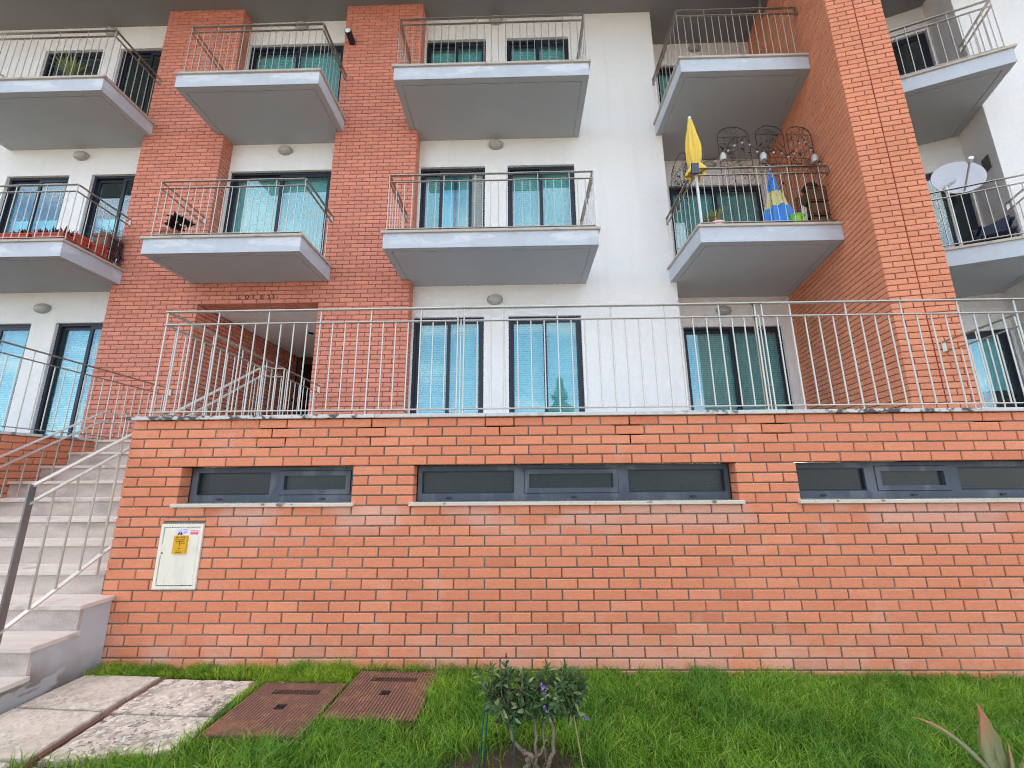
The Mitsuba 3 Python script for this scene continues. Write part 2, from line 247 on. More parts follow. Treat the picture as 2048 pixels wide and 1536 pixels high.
class MB:
    def __init__(self, fr=W): self.v, self.f, self.uv, self.n, self.fr = [], [], [], 0, fr
    def add(self, v, f, uv=None, world=False):
        v, f = np.asarray(v, float), np.asarray(f, int)
        if f.shape[1] == 4: f = np.vstack([f[:, [0, 1, 2]], f[:, [0, 2, 3]]])
        self.v.append(v if world else self.fr(v)); self.f.append(f + self.n); self.n += len(v)
        self.uv.append(np.broadcast_to(np.asarray((0.5, 0.5) if uv is None else uv, float), (len(v), 2))); return self
    def box(self, x0, x1, y0, y1, z0, z1, ch=0.0, uv=None):
        if ch:
            xs, ys, zs = (x0, x1), (y0, y1), (z0, z1)
            pts = []
            for i, x in enumerate(xs):
                for j, y in enumerate(ys):
                    for k, z in enumerate(zs):
                        sx, sy, sz = (1, -1)[i] * ch, (1, -1)[j] * ch, (1, -1)[k] * ch
                        pts += [(x, y + sy, z + sz), (x + sx, y, z + sz), (x + sx, y + sy, z)]
            h = trimesh.convex.convex_hull(np.array(pts)); return self.add(h.vertices, h.faces, uv)
        return self.add([(x, y, z) for x in (x0, x1) for y in (y0, y1) for z in (z0, z1)], BOXF, uv)
    def prism(self, poly, z0, z1, uv=None):
        for g in getattr(poly, 'geoms', [poly]):
            if g.area < 1e-7: continue
            m = trimesh.creation.extrude_polygon(g, z1 - z0, engine='earcut'); v = np.array(m.vertices); v[:, 2] += z0
            self.add(v, m.faces, uv)
        return self
    def wall(self, poly, y0, y1, uv=None):
        """polygon in (x, z) extruded in y"""
        for g in getattr(poly, 'geoms', [poly]):
            m = trimesh.creation.extrude_polygon(g, y1 - y0, engine='earcut'); v = np.array(m.vertices)
            self.add(np.stack([v[:, 0], y1 - v[:, 2], v[:, 1]], 1), m.faces, uv)
        return self
    def tube(self, pts, r, n=8, cap=True, uv=None):
        p = np.asarray(pts, float); r = np.broadcast_to(np.asarray(r, float), (len(p),))
        t = np.gradient(p, axis=0); t /= np.linalg.norm(t, axis=1, keepdims=True) + 1e-12
        ref = np.array([0.0, 0, 1]) if abs(t[:, 2]).mean() < 0.8 else np.array([1.0, 0, 0])
        a = np.cross(t, ref); a /= np.linalg.norm(a, axis=1, keepdims=True) + 1e-12; b = np.cross(t, a)
        g = np.arange(n) * 2 * np.pi / n
        v = (p[:, None] + r[:, None, None] * (np.cos(g)[None, :, None] * a[:, None] + np.sin(g)[None, :, None] * b[:, None])).reshape(-1, 3)
        i, j = np.meshgrid(np.arange(len(p) - 1), np.arange(n), indexing='ij')
        q = np.stack([i * n + j, (i + 1) * n + j, (i + 1) * n + (j + 1) % n, i * n + (j + 1) % n], -1).reshape(-1, 4)
        f = [q[:, [0, 1, 2]], q[:, [0, 2, 3]]]
        if cap:
            k = np.arange(1, n - 1); o = (len(p) - 1) * n
            f += [np.stack([k * 0, k, k + 1], 1), np.stack([k * 0 + o, k + 1 + o, k + o], 1)]
        return self.add(v, np.vstack(f), uv)
    def lathe(self, prof, centre, n=20, uv=None):
        prof = np.asarray(prof, float); g = np.arange(n) * 2 * np.pi / n
        v = np.stack([prof[:, :1] * np.cos(g), prof[:, :1] * np.sin(g), np.repeat(prof[:, 1:2], n, 1)], -1).reshape(-1, 3) + np.asarray(centre)
        i, j = np.meshgrid(np.arange(len(prof) - 1), np.arange(n), indexing='ij')
        q = np.stack([i * n + j, i * n + (j + 1) % n, (i + 1) * n + (j + 1) % n, (i + 1) * n + j], -1).reshape(-1, 4)
        return self.add(v, q, uv)
    def mesh(self): return trimesh.Trimesh(np.vstack(self.v), np.vstack(self.f), process=False)
    def put(self, key, mat, smooth=False, uv=False, **kw):
        if not self.v: return None
        scene[key] = mikit.ply(self.mesh(), mat, smooth=smooth, uv=np.vstack(self.uv) if uv else None, **kw); return key

count = {}
def num(name):
    n = count.get(name, 0); count[name] = n + 1
    return name if n == 0 else f'{name}_{n:03d}'
def sub(parent, name): return num(parent + '__' + name)
def thing(name, label, cat, group=None):
    k = num(name); labels[k] = {'label': label, 'category': cat}
    if group: labels[k]['group'] = group
    return k
def part(parent, name, mb, mat, smooth=False, uv=False):
    return mb.put(sub(parent, name), mat, smooth, uv)
def struct(name, mb, mat, kind='structure', **kw):
    mb.put(name, mat, **kw); labels[name] = {'kind': kind}
def turned(v, deg, axis=2, about=(0, 0, 0)):
    t = math.radians(deg); c, s = math.cos(t), math.sin(t); i, j = [(1, 2), (2, 0), (0, 1)][axis]
    v = np.array(v, float) - about; w = v.copy(); w[..., i] = c * v[..., i] - s * v[..., j]; w[..., j] = s * v[..., i] + c * v[..., j]; return w + about

def in_view(p):
    d = p - CAM; z = d @ _f
    if z < 0.1: return None
    x, y = 1024 + FPX * (d @ RIGHT) / z, 768 - FPX * (d @ UP) / z
    return z if -10 < x < 2058 and -10 < y < 1546 else None

def brick_geo(fr, side, u0, u1, z0, z1, depth, at=0.0):
    """side 'f': face towards -y at y=at, u along x; 'r': face towards +x at x=at; 'l': face towards -x at x=at (u along y)"""
    c = 0.0045; j = rng.uniform(-0.0018, 0.0018); j2 = rng.uniform(-0.0016, 0.0016)
    uz = [(u0, z0), (u1, z0), (u1, z1), (u0, z1)]
    pts = []
    for inset, off in ((c, 0.0), (0.0, c), (0.0, depth)):
        for k, (u, z) in enumerate(uz):
            du, dz = (inset, -inset, -inset, inset)[k], (inset, inset, -inset, -inset)[k]
            pts.append((u + du, off + (j + (j2 if k in (1, 2) else -j2) if off < depth else 0), z + dz))
    P = np.array(pts)
    f = [[0, 1, 2, 3]] + [[4 + k, 4 + (k + 1) % 4, (k + 1) % 4, k] for k in range(4)] + [[8 + k, 8 + (k + 1) % 4, 4 + (k + 1) % 4, 4 + k] for k in range(4)]
    f = np.array(f)
    if side == 'f': v = np.stack([P[:, 0], at + P[:, 1], P[:, 2]], 1)
    elif side == 'r': v = np.stack([at - P[:, 1], P[:, 0], P[:, 2]], 1)
    else: v = np.stack([at + P[:, 1], P[:, 0], P[:, 2]], 1); f = f[:, ::-1]
    return fr(v), f

class Bricks:
    """collects bricks; the 300 that show largest become parts, the rest one part of kind stuff"""
    def __init__(self, owner): self.owner, self.all = owner, []
    def one(self, mat, fr, side, u0, u1, z0, z1, depth=0.105, at=0.0):
        if u1 - u0 < 0.02 or z1 - z0 < 0.015: return
        v, f = brick_geo(fr, side, u0, u1, z0, z1, depth, at)
        c = v[:4].mean(0); z = in_view(c)
        nrm = np.cross(v[1] - v[0], v[3] - v[0]); nrm = nrm / (np.linalg.norm(nrm) + 1e-12)
        vis = abs(nrm @ (CAM - c)) / np.linalg.norm(CAM - c)
        self.all.append((0.0 if z is None else (u1 - u0) * (z1 - z0) * vis / z ** 2, mat, v, f, (rng.random(), rng.random())))
    def field(self, mat, fr, side, u0, u1, z0, z1, zrow, phase, holes=(), at=0.0, depth=0.105, joint=0.010, ends=(0, 0), starts=None):
        r0, r1 = int(math.floor((z0 - zrow) / PH + 1e-6)), int(math.ceil((z1 - zrow) / PH - 1e-6))
        for r in range(r0, r1):
            a, b = max(z0, zrow + r * PH) + joint / 2, min(z1, zrow + (r + 1) * PH) - joint / 2
            if b - a < 0.02: continue
            s0 = u0 + (ends[0] if r % 2 else 0); s1 = u1 - (ends[1] if r % 2 else 0)
            spans = [(s0, s1)]
            for h in holes:
                if h[2] < b and h[3] > a:
                    if h[3] < b - 0.03: self.field(mat, fr, side, max(h[0], s0), min(h[1], s1), h[3] + 0.012, b, zrow, phase, (), at, depth, joint)
                    spans = [q for s in spans for q in ((s[0], min(s[1], h[0])), (max(s[0], h[1]), s[1])) if q[1] - q[0] > 0.02]
            off = phase + (PW / 2 if r % 2 else 0)
            for s in spans:
                k = math.floor((s[0] - off) / PW + 1e-6); cuts = [s[0]]
                x = off + (k + 1) * PW
                while x < s[1] - 0.03:
                    if x - cuts[-1] > 0.03: cuts.append(x)
                    x += PW
                cuts.append(s[1])
                for i in range(len(cuts) - 1):
                    l, h2 = cuts[i] + (joint / 2 if i else 0), cuts[i + 1] - (joint / 2 if i < len(cuts) - 2 else 0)
                    self.one(mat, fr, side, l, h2, a, b, depth, at)
    def finish(self, limit=300):
        order = sorted(range(len(self.all)), key=lambda i: -self.all[i][0]); rest = {}
        for r, i in enumerate(order):
            s, mat, v, f, uv = self.all[i]
            if r < limit and s > 0:
                MB().add(v, f, uv, world=True).put(sub(self.owner, 'brick'), mat, uv=True)
            else:
                rest.setdefault(mat, MB()).add(v, f, uv, world=True)
        mats = list(rest)
        for mat in mats:
            k = rest[mat].put(sub(self.owner, 'brickwork'), mat, uv=True); labels[k] = {'kind': 'stuff'}

_rods = {}
def rod(key, x, y, z0, z1, r=0.006, mat='m_rod', fr=W):
    L = round(z1 - z0, 4)
    if (L, r, mat) not in _rods:
        _rods[(L, r, mat)] = mikit.ply(MB().tube([(0, 0, 0), (0, 0, L)], r, 8).mesh(), mat, smooth=40)
    p = fr(np.array([x, y, z0])); scene[key] = {**_rods[(L, r, mat)], 'to_world': T().translate(p.tolist())}

def flat_bar(mb, p, q, w, h):
    """a flat bar from p to q (top centre line), w wide across, h thick"""
    p, q = np.array(p, float), np.array(q, float); d = q - p; s = np.cross(d, [0, 0, 1.0]); s /= np.linalg.norm(s)
    s = s * w / 2; dn = np.array([0, 0, -h])
    v = np.array([p - s, p + s, p + s + dn, p - s + dn, q - s, q + s, q + s + dn, q - s + dn])
    return mb.add(v, [[0, 1, 2, 3], [7, 6, 5, 4], [0, 4, 5, 1], [1, 5, 6, 2], [2, 6, 7, 3], [3, 7, 4, 0]])
def rail(parent, name, p, q, w=0.038, h=0.009, fr=W, mat='m_steel'):
    part(parent, name, flat_bar(MB(fr), p, q, w, h), mat)

def railing_run(parent, fr, p, q, base, zt0, zt1, n, longs, gap_bottom=0.075, drop=0.115, skip=(), foot=True):
    """from p to q (local xy); top rail heights zt0, zt1; n spacings; longs: indices of balusters reaching the top rail and the floor"""
    p, q = np.array(p, float), np.array(q, float)
    rail(parent, 'top_rail', (*p, zt0), (*q, zt1), fr=fr); rail(parent, 'middle_rail', (*p, zt0 - drop), (*q, zt1 - drop), 0.030, 0.008, fr)
    rail(parent, 'bottom_rail', (*p, base + gap_bottom), (*q, base + gap_bottom), 0.030, 0.008, fr)
    for i in range(n + 1):
        if i in skip: continue
        x, y = p + (q - p) * i / n; zt = zt0 + (zt1 - zt0) * i / n
        if i in longs: rod(sub(parent, 'post'), x, y, base if foot else base + gap_bottom - 0.006, zt - 0.007, 0.0068, fr=fr)
        else: rod(sub(parent, 'baluster'), x, y, base + gap_bottom - 0.006, zt - drop - 0.006, 0.006, fr=fr)

def bracket(parent, fr, x, y, z0, z1, along='x'):
    w = 0.022
    mb = MB(fr)
    if along == 'x': mb.box(x - w, x + w, y - 0.012, y - 0.001, z0, z1, 0.003)
    else: mb.box(x - 0.001, x + 0.011, y - w, y + w, z0, z1, 0.003)
    k = part(parent, 'bracket_plate', mb, 'm_whiteplastic' if False else 'm_steel')

def window(owner, fr, x0, x1, z0, z1, y=0.0, inside='shutter', slide=0.0):
    w = sub(owner, 'window'); f = 0.045
    fb = MB(fr)
    fb.wall(sbox(x0, z0, x1, z1).difference(sbox(x0 + f, z0 + f, x1 - f, z1 - f)), y + 0.05, y + 0.16)
    fb.put(w + '__frame', 'm_frame')
    xm = (x0 + x1) / 2; s = 0.055
    for i, (a, b, ya, yb) in enumerate(((x0 + f - 0.012, xm + s / 2 + slide * 0.2, y + 0.100, y + 0.128), (xm - s / 2 - slide, x1 - f + 0.012 - slide, y + 0.058, y + 0.086))):
        sb = MB(fr); sb.wall(sbox(a, z0 + f - 0.012, b, z1 - f + 0.012).difference(sbox(a + s, z0 + f + s, b - s, z1 - f - s)), ya, yb)
        sb.put(w + ('__sash' if i == 0 else '__sash_001'), 'm_frame')
        ym = (ya + yb) / 2
        gl = MB(fr); gl.add([(a + s - 0.01, ym, z0 + f + s - 0.01), (b - s + 0.01, ym, z0 + f + s - 0.01), (b - s + 0.01, ym, z1 - f - s + 0.01), (a + s - 0.01, ym, z1 - f - s + 0.01)], [[0, 1, 2, 3]])
        gl.put(w + ('__pane' if i == 0 else '__pane_001'), 'm_glass')
    if inside == 'shutter':
        z = np.arange(z0 + 0.01, z1, 0.038); zz = np.stack([z, z, z + 0.003, z + 0.016, z + 0.029, z + 0.032, z + 0.032], 1).ravel(); yy = np.tile([0.214, 0.214, 0.198, 0.192, 0.197, 0.214, 0.214], len(z)) + y; tone = np.tile([1.0, 0, 0, 0, 0, 0, 1.0], len(z))  # tone marks the slat gaps that get the painted shade
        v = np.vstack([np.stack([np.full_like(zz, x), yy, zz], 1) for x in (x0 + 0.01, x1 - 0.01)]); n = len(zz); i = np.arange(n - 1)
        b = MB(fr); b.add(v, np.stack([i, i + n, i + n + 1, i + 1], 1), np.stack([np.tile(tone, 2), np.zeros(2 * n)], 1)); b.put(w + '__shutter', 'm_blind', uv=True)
    else:
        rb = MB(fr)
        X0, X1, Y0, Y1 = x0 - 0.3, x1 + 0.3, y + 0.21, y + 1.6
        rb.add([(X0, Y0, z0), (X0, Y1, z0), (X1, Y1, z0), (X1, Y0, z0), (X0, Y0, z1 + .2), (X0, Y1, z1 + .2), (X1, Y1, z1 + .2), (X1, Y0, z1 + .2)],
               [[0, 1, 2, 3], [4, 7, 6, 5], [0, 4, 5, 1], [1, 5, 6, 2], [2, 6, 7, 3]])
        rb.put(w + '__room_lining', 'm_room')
        if inside in ('sheer', 'halfshutter'):
            h = z0 + (z1 - z0) * 0.62
            n = 60; xs = np.linspace(x0 + 0.03, x1 - 0.03, n); ys = y + 0.22 + 0.012 * np.sin(xs * 55) + 0.006 * np.sin(xs * 131)
            v = np.vstack([np.stack([xs, ys, np.full(n, a)], 1) for a in ((z0 + 0.02, h) if inside == 'sheer' else (z1 - 0.95, z1 - 0.05))]); i = np.arange(n - 1)
            b = MB(fr); b.add(v, np.stack([i, i + 1, i + n + 1, i + n], 1)); b.put(w + '__curtain', 'm_sheer', smooth=True)
    return w

def balcony_slab(owner, fr, poly, z0, joints=()):
    b = sub(owner, 'balcony')
    inner = poly.buffer(-0.10, join_style=2)
    inner = unary_union([inner] + [affinity.translate(inner, 0, d) for d in (0.06, 0.12, 0.2)]).intersection(poly)
    groove = inner.difference(unary_union([affinity.translate(inner.buffer(-0.014, join_style=2), 0, d) for d in (0, 0.02, 0.05, 0.2)]))
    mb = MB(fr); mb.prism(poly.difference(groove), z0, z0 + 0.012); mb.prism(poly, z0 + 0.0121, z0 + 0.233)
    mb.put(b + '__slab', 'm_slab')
    cap = poly.buffer(0.03, join_style=2); x0, y0, x1, y1 = cap.bounds
    xs = [x0 - 1, *joints, x1 + 1]
    for i in range(len(xs) - 1):
        pc = cap.intersection(sbox(xs[i] + 0.0015, y0 - 1, xs[i + 1] - 0.0015, y1 + 1))
        MB(fr).prism(pc, z0 + 0.2335, z0 + 0.268).put(sub(b, 'coping_stone'), 'm_cap')
    return b

# ---------------------------------------------------------------- ground, path, grass
def frustum_grid(x0, x1, y0, y1, nx, ny, bump):
    X, Y = np.meshgrid(np.linspace(x0, x1, nx), np.linspace(y0, y1, ny), indexing='ij')
    Z = gz(X) - 0.012 + bump * (meshkit.fbm(np.stack([X * 3, Y * 3, X * 0], -1), 4) - 0.5)
    i, j = np.meshgrid(np.arange(nx - 1), np.arange(ny - 1), indexing='ij'); k = i * ny + j
    return np.stack([X, Y, Z], -1).reshape(-1, 3), np.stack([k, k + ny, k + ny + 1, k + 1], -1).reshape(-1, 4)
g = MB(); g.add(*frustum_grid(-3.0, 9.0, -2.6, 0.1, 120, 40, 0.03))
g.add([(-300, -300, -1.97), (300, -300, -1.97), (300, 60, -1.97), (-300, 60, -1.97)], [[0, 1, 2, 3]])
g.add([(-40, -2.6, -1.93), (-40, -40, -1.95), (40, -40, -1.95), (40, -2.6, -1.93)], [[0, 1, 2, 3]])
struct('ground', g, 'm_soil', smooth=True)

labels['path'] = {'kind': 'structure'}
slabs = [((0.005, -0.125), (0.552, -0.155), (0.570, -0.562), (0.005, -0.528)), ((0.606, -0.176), (1.245, -0.209), (1.262, -0.608), (0.630, -0.578)),
         ((0.005, -0.545), (0.571, -0.582), (0.615, -0.985), (0.005, -0.95)), ((0.642, -0.597), (1.265, -0.625), (1.30, -0.93), (0.682, -1.00)),
         ((0.005, -0.985), (0.60, -1.02), (0.63, -1.45), (0.005, -1.40)), ((0.71, -1.04), (1.0, -1.05), (1.05, -1.45), (0.74, -1.43))]
for i, s in enumerate(slabs):
    pg = Polygon(s); n = 36
    x0, y0, x1, y1 = pg.bounds
    pg = pg.buffer(0.002, join_style=2); mb = MB(); tone = ((0.15, .2), (0.75, .6), (0.1, .8), (0.7, .3), (0.5, .5), (0.6, .1))[i]
    zt = float(gz(0.6)) + 0.012 + (0.004, 0.0, 0.002, -0.003, 0, -0.004)[i]
    # a slightly ragged edge
    ring = np.array(pg.segmentize(0.03).exterior.coords)[:-1]; ring += (rng.random(ring.shape) - 0.5) * 0.008
    pg2 = Polygon(ring)
    mb.prism(pg2, zt - 0.05, zt - 0.004, tone); mb.prism(pg2.buffer(-0.006), zt - 0.0041, zt, tone)
    part('path', 'slab', mb, 'm_paver', uv=True)
for a, b in (((0.577, -0.10), (0.655, -1.35)), ((0.0, -0.537), (0.59, -0.575)), ((0.63, -0.588), (1.262, -0.617)), ((1.262, -0.20), (1.305, -0.94))):
    mb = MB(); d = np.array(b) - np.array(a); L = np.linalg.norm(d); d /= L; s = np.array([-d[1], d[0]])
    for off in (-0.008, 0.008):
        if L < 0.8 and off > 0: continue
        p, q = np.array(a) + s * off, np.array(b) + s * off
        flat_bar(mb, (*p, float(gz(0.6)) + 0.006), (*q, float(gz(0.6)) + 0.004), 0.009, 0.03)
    part('path', 'iron_strip', mb, 'm_rust')

def manhole(label, c, w, d, rot, text_w):
    k = thing('manhole_cover', label, 'manhole cover', 'rusty manhole covers in the lawn')
    zt = float(gz(c[0])) + 0.030
    def L(v): return turned(np.asarray(v, float), rot) + np.array([c[0], c[1], 0])
    mb = MB(); mb.fr = L
    mb.box(-w / 2, w / 2, -d / 2, d / 2, zt - 0.035, zt - 0.006)
    mb.wall(Polygon([(-w / 2, zt - 0.006), (w / 2, zt - 0.006), (w / 2, zt), (-w / 2, zt)]), d / 2 - 0.012, d / 2); mb.wall(Polygon([(-w / 2, zt - 0.006), (w / 2, zt - 0.006), (w / 2, zt), (-w / 2, zt)]), -d / 2, -d / 2 + 0.012)
    mb.put(k + '__plate', 'm_rust_shaded')  # darkened rust paints the shade between the ribs
    rb = MB(); rb.fr = L; n = 27
    for i in range(n):
        x = -w / 2 + (i + 0.5) * w / n; hw = w / n * 0.36
        segs = [(-d / 2 + 0.012, d / 2 - 0.012)]
        if abs(x) < text_w: segs = [(-d / 2 + 0.012, d / 2 - 0.155), (d / 2 - 0.095, d / 2 - 0.012)]
        if abs(x) < 0.034: segs = [(-d / 2 + 0.012, -0.03), (0.03, d / 2 - 0.155), (d / 2 - 0.095, d / 2 - 0.012)]
        for a, b in segs: rb.box(x - hw, x + hw, a, b, zt - 0.0061, zt - 0.0002)
    rb.put(k + '__rib', 'm_rust'); labels[k + '__rib'] = {'kind': 'stuff'}
    lb = MB(); lb.fr = L; x = -text_w + 0.01
    while x < text_w - 0.012:
        ww = rng.uniform(0.010, 0.018)
        lb.box(x, x + 0.004, d / 2 - 0.147, d / 2 - 0.104, zt - 0.0061, zt); lb.box(x, x + ww, d / 2 - 0.147 + 0.038 * (rng.random() > .5), d / 2 - 0.142 + 0.038 * (rng.random() > .5), zt - 0.006, zt - 0.0004)
        x += ww + 0.007
    lb.put(k + '__raised_lettering', 'm_rust_shaded')  # letters darkened to paint in their shadow
    hb = MB(); hb.fr = L; hb.wall(sbox(-0.028, zt - 0.0059, 0.028, zt - 0.001), -0.024, -0.010); hb.wall(sbox(-0.028, zt - 0.0059, 0.028, zt - 0.001), 0.010, 0.024)
    hb.box(-0.020, 0.020, -0.004, 0.004, zt - 0.0059, zt - 0.002); hb.put(k + '__lifting_slot', 'm_dark')
    return k
manhole('rusty ribbed square manhole cover lying nearer the pale paving slabs', (1.597, -0.525), 0.545, 0.59, -1.5, 0.15)
manhole('rusty ribbed square manhole cover touching the foot of the brick wall', (2.165, -0.345), 0.555, 0.60, -2.0, 0.15)

def build_grass():
    n = 200_000
    x, y = rng.uniform(-0.25, 7.2, n), rng.uniform(-1.75, -0.004, n)
    keep = np.ones(n, bool)
    keep &= ~((x < 1.275) & (y < -0.135 - 0.03 * rng.random(n)) & ~((y < -0.96) & (x > 0.55)) & ~((np.abs(x - 1.29) < 0.035) & (rng.random(n) < 0.3)))
    keep &= ~((x < 0.02) & (y < 0))
    keep &= ~((y < -0.96) & (y > -1.5) & (x < 1.02) & (x > 0.5) & (rng.random(n) < 0.75))
    for cx, cy, w, d in ((1.597, -0.525, 0.555, 0.585), (2.165, -0.345, 0.565, 0.60)):
        keep &= ~((np.abs(x - cx) < w / 2) & (np.abs(y - cy) < d / 2))
    dirt = ((x - 3.02) / 0.36) ** 2 + ((y + 0.97) / 0.21) ** 2 + 0.9 * (meshkit.fbm(np.stack([x * 7, y * 7, x * 0], 1), 3) - 0.5)
    keep &= ~((dirt < 1) & (rng.random(n) < 0.96 - 0.2 * (dirt > 0.6)))
    d2 = ((x - 4.72) / 0.10) ** 2 + ((y + 0.97) / 0.06) ** 2
    keep &= ~((d2 < 1) & (rng.random(n) < 0.9))
    # taller tufts here and there, more of them along the wall
    nt = 70; tx_, ty_ = rng.uniform(0.1, 6.9, nt), np.where(rng.random(nt) < 0.5, -rng.uniform(0.015, 0.06, nt), -rng.uniform(0.1, 1.4, nt))
    ok = ~((tx_ < 2.5) & (ty_ < -0.1)); tx_, ty_ = tx_[ok], ty_[ok]; kt = 26
    x = np.concatenate([x[keep], np.repeat(tx_, kt) + rng.normal(0, 0.016, len(tx_) * kt)]); y = np.concatenate([y[keep], np.minimum(np.repeat(ty_, kt) + rng.normal(0, 0.012, len(tx_) * kt), -0.004)])
    n = len(x); tall = np.arange(n) >= n - len(tx_) * kt
    clump = meshkit.fbm(np.stack([x * 4, y * 4, x * 0 + 2], 1), 3); tuft = meshkit.fbm(np.stack([x * 13, y * 13, x * 0 + 5], 1), 2)
    near_wall = np.exp(-np.abs(y) / 0.05)
    h = (0.034 + 0.052 * clump + 0.026 * tuft) * rng.uniform(0.55, 1.3, n) + 0.016 * near_wall * rng.random(n)
    h += (rng.random(n) < 0.03) * rng.uniform(0.01, 0.045, n)
    h = np.where(tall, h + rng.uniform(0.015, 0.05, n), h)
    h *= np.where((x < 1.35) & (y > -0.2), 0.75, 1.0)
    w = rng.uniform(0.0011, 0.0030, n)
    ang = rng.uniform(0, 2 * np.pi, n); lean = rng.uniform(0.1, 1.15, n) * h
    cl = meshkit.fbm(np.stack([x * 6, y * 6, x * 0 + 9], 1), 2) * 14
    dx, dy = np.cos(ang) * lean + np.cos(cl) * 0.3 * h, np.sin(ang) * lean + np.sin(cl) * 0.3 * h
    fa = rng.uniform(0, np.pi, n); wx, wy = np.cos(fa) * w, np.sin(fa) * w
    z0 = gz(x) - 0.012
    P = []
    for s, k, hh in ((-1, 0.0, 0.0), (1, 0.0, 0.0), (-0.9, 0.3, 0.55), (0.9, 0.3, 0.55), (0, 1.0, 1.0)):
        droop = hh * h * (1 - 0.18 * (hh > 0.9) * rng.random(n))
        yy = np.minimum(y + dy * k + s * wy, -0.002)
        P.append(np.stack([x + dx * k + s * wx, yy, z0 + droop], 1))
    V = np.stack(P, 1).reshape(-1, 3)
    f = np.array([[0, 1, 3], [0, 3, 2], [2, 3, 4]])
    Fc = (np.arange(n)[:, None, None] * 5 + f).reshape(-1, 3)
    tone = np.clip(0.02 + 0.86 * rng.random(n) ** 1.15 + 0.3 * (clump - 0.5), 0, 0.9); tone = np.where(rng.random(n) < 0.07, rng.uniform(0.9, 1, n), tone)
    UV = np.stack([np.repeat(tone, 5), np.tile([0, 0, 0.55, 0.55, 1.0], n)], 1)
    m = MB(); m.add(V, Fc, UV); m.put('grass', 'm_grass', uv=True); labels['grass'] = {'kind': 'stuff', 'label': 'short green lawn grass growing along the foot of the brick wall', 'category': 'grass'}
build_grass()

# ---------------------------------------------------------------- the terrace wall in front
tw = thing('terrace_wall', 'long orange brick terrace wall with three strip windows behind the lawn', 'wall')
OPEN = [(0.344, 1.72, -9 * PH, -5 * PH), (2.20, 4.705, -9 * PH, -5 * PH), (5.167, 7.72, -9 * PH, -5 * PH)]
CAB = (0.266, 0.597, -1.2835, -0.803)
wx0, wx1, wz0 = -0.115, 10.4, -27 * PH
core = sbox(wx0 + 0.009, wz0, wx1, -0.002)
for o in OPEN: core = core.difference(sbox(o[0] - 0.009, o[2] - 0.005, o[1] + 0.009, o[3] + 0.006))
part(tw, 'mortar_core', MB().wall(core, 0.009, 0.26), 'm_mortar_low')
bk = Bricks(tw)
bk.field('m_brick_low', W, 'f', wx0, wx1, wz0, 0.0, -28 * PH, 0.115, holes=[*OPEN, CAB], depth=0.11)
bk.field('m_brick_low', W, 'l', 0.012, 0.25, wz0, 0.0, -28 * PH, 0.0, at=wx0 + 0.0005, depth=0.008)
bk.finish()
cj = [-0.165, 1.032, 1.87, 2.764, 3.955, 5.139, 6.327, 7.5, 8.7, 9.9, 10.5]
for i in range(len(cj) - 1):
    part(tw, 'coping_stone', MB().box(cj[i] + 0.002, cj[i + 1] - 0.002, -0.03, 0.29, 0.001 + 0.001 * (i % 2), 0.030 + 0.0015 * (i % 3 == 1), 0.003), 'm_coping')
def strip_window(x0, x1, panes, vents):
    w = sub(tw, 'window'); y = 0.115; z0, z1 = -0.655, -0.378
    hole = []
    fr_poly = sbox(x0 - 0.0, z0, x1, z1)
    for (a, b, kind) in panes:
        zz = (z0 + 0.056, z1 - 0.043) if kind == 'fixed' else (z0 + 0.053, z1 - 0.030)
        fr_poly = fr_poly.difference(sbox(a, zz[0], b, zz[1]))
    MB().wall(fr_poly, y, y + 0.06).put(w + '__frame', 'm_frame_dusty')
    for (a, b, kind) in panes:
        if kind == 'fixed':
            zz = (z0 + 0.056, z1 - 0.043)
            bead = sbox(a + 0.0005, zz[0] + 0.0005, b - 0.0005, zz[1] - 0.0005).difference(sbox(a + 0.008, zz[0] + 0.008, b - 0.008, zz[1] - 0.008))
            MB().wall(bead, y + 0.008, y + 0.03).put(sub(w, 'bead'), 'm_frame')
            MB().box(a - 0.002, b + 0.002, y + 0.028, y + 0.034, zz[0] - 0.002, zz[1] + 0.002).put(sub(w, 'pane'), 'm_wired')
        else:
            zz = (z0 + 0.053, z1 - 0.030); p = 0.042
            MB().wall(sbox(a + 0.004, zz[0] + 0.004, b - 0.004, zz[1] - 0.004).difference(sbox(a + p, zz[0] + p, b - p, zz[1] - p)), y - 0.008, y + 0.05).put(sub(w, 'sash'), 'm_frame_dusty')
            MB().wall(sbox(a - .001, zz[0] - .001, b + .001, zz[1] + .001), y + 0.052, y + 0.056).put(sub(w, 'seal'), 'm_dark')
            MB().box(a + p - 0.002, b - p + 0.002, y + 0.02, y + 0.026, zz[0] + p - 0.002, zz[1] - p + 0.002).put(sub(w, 'pane'), 'm_wired')
    for vx in vents:
        mb = MB(); g = np.linspace(0, 2 * np.pi, 17)[:-1]
        pts = [(vx + 0.022 * np.sign(np.cos(t)) * abs(np.cos(t)) ** 0.6, z0 + 0.024 + 0.008 * np.sin(t)) for t in g]
        mb.wall(Polygon(pts), y - 0.012, y + 0.002); mb.put(sub(w, 'drain_cap'), 'm_frame')
    MB().wall(sbox(x0, z0, x1, z1), y + 0.061, y + 0.07).put(w + '__backing', 'm_dark')
    MB().box(x0 - 0.0, x1 + 0.0, y - 0.12, y, z0 - 0.030 + 0.001, z0 - 0.001).put(w + '__sill_bed', 'm_mortar_low')
    sj = [x0 - 0.035, *( [(x0 + x1) / 2 + 0.15] if x1 - x0 > 2 else []), x1 + 0.035]
    for i in range(len(sj) - 1):
        MB().box(sj[i] + 0.001, sj[i + 1] - 0.001, -0.032, y + 0.03, z0 - 0.029, z0 - 0.002, 0.003).put(sub(w, 'sill'), 'm_sill')
strip_window(0.353, 1.712, [(0.40, 1.0, 'fixed'), (1.075, 1.664, 'sash')], (0.60, 1.44))
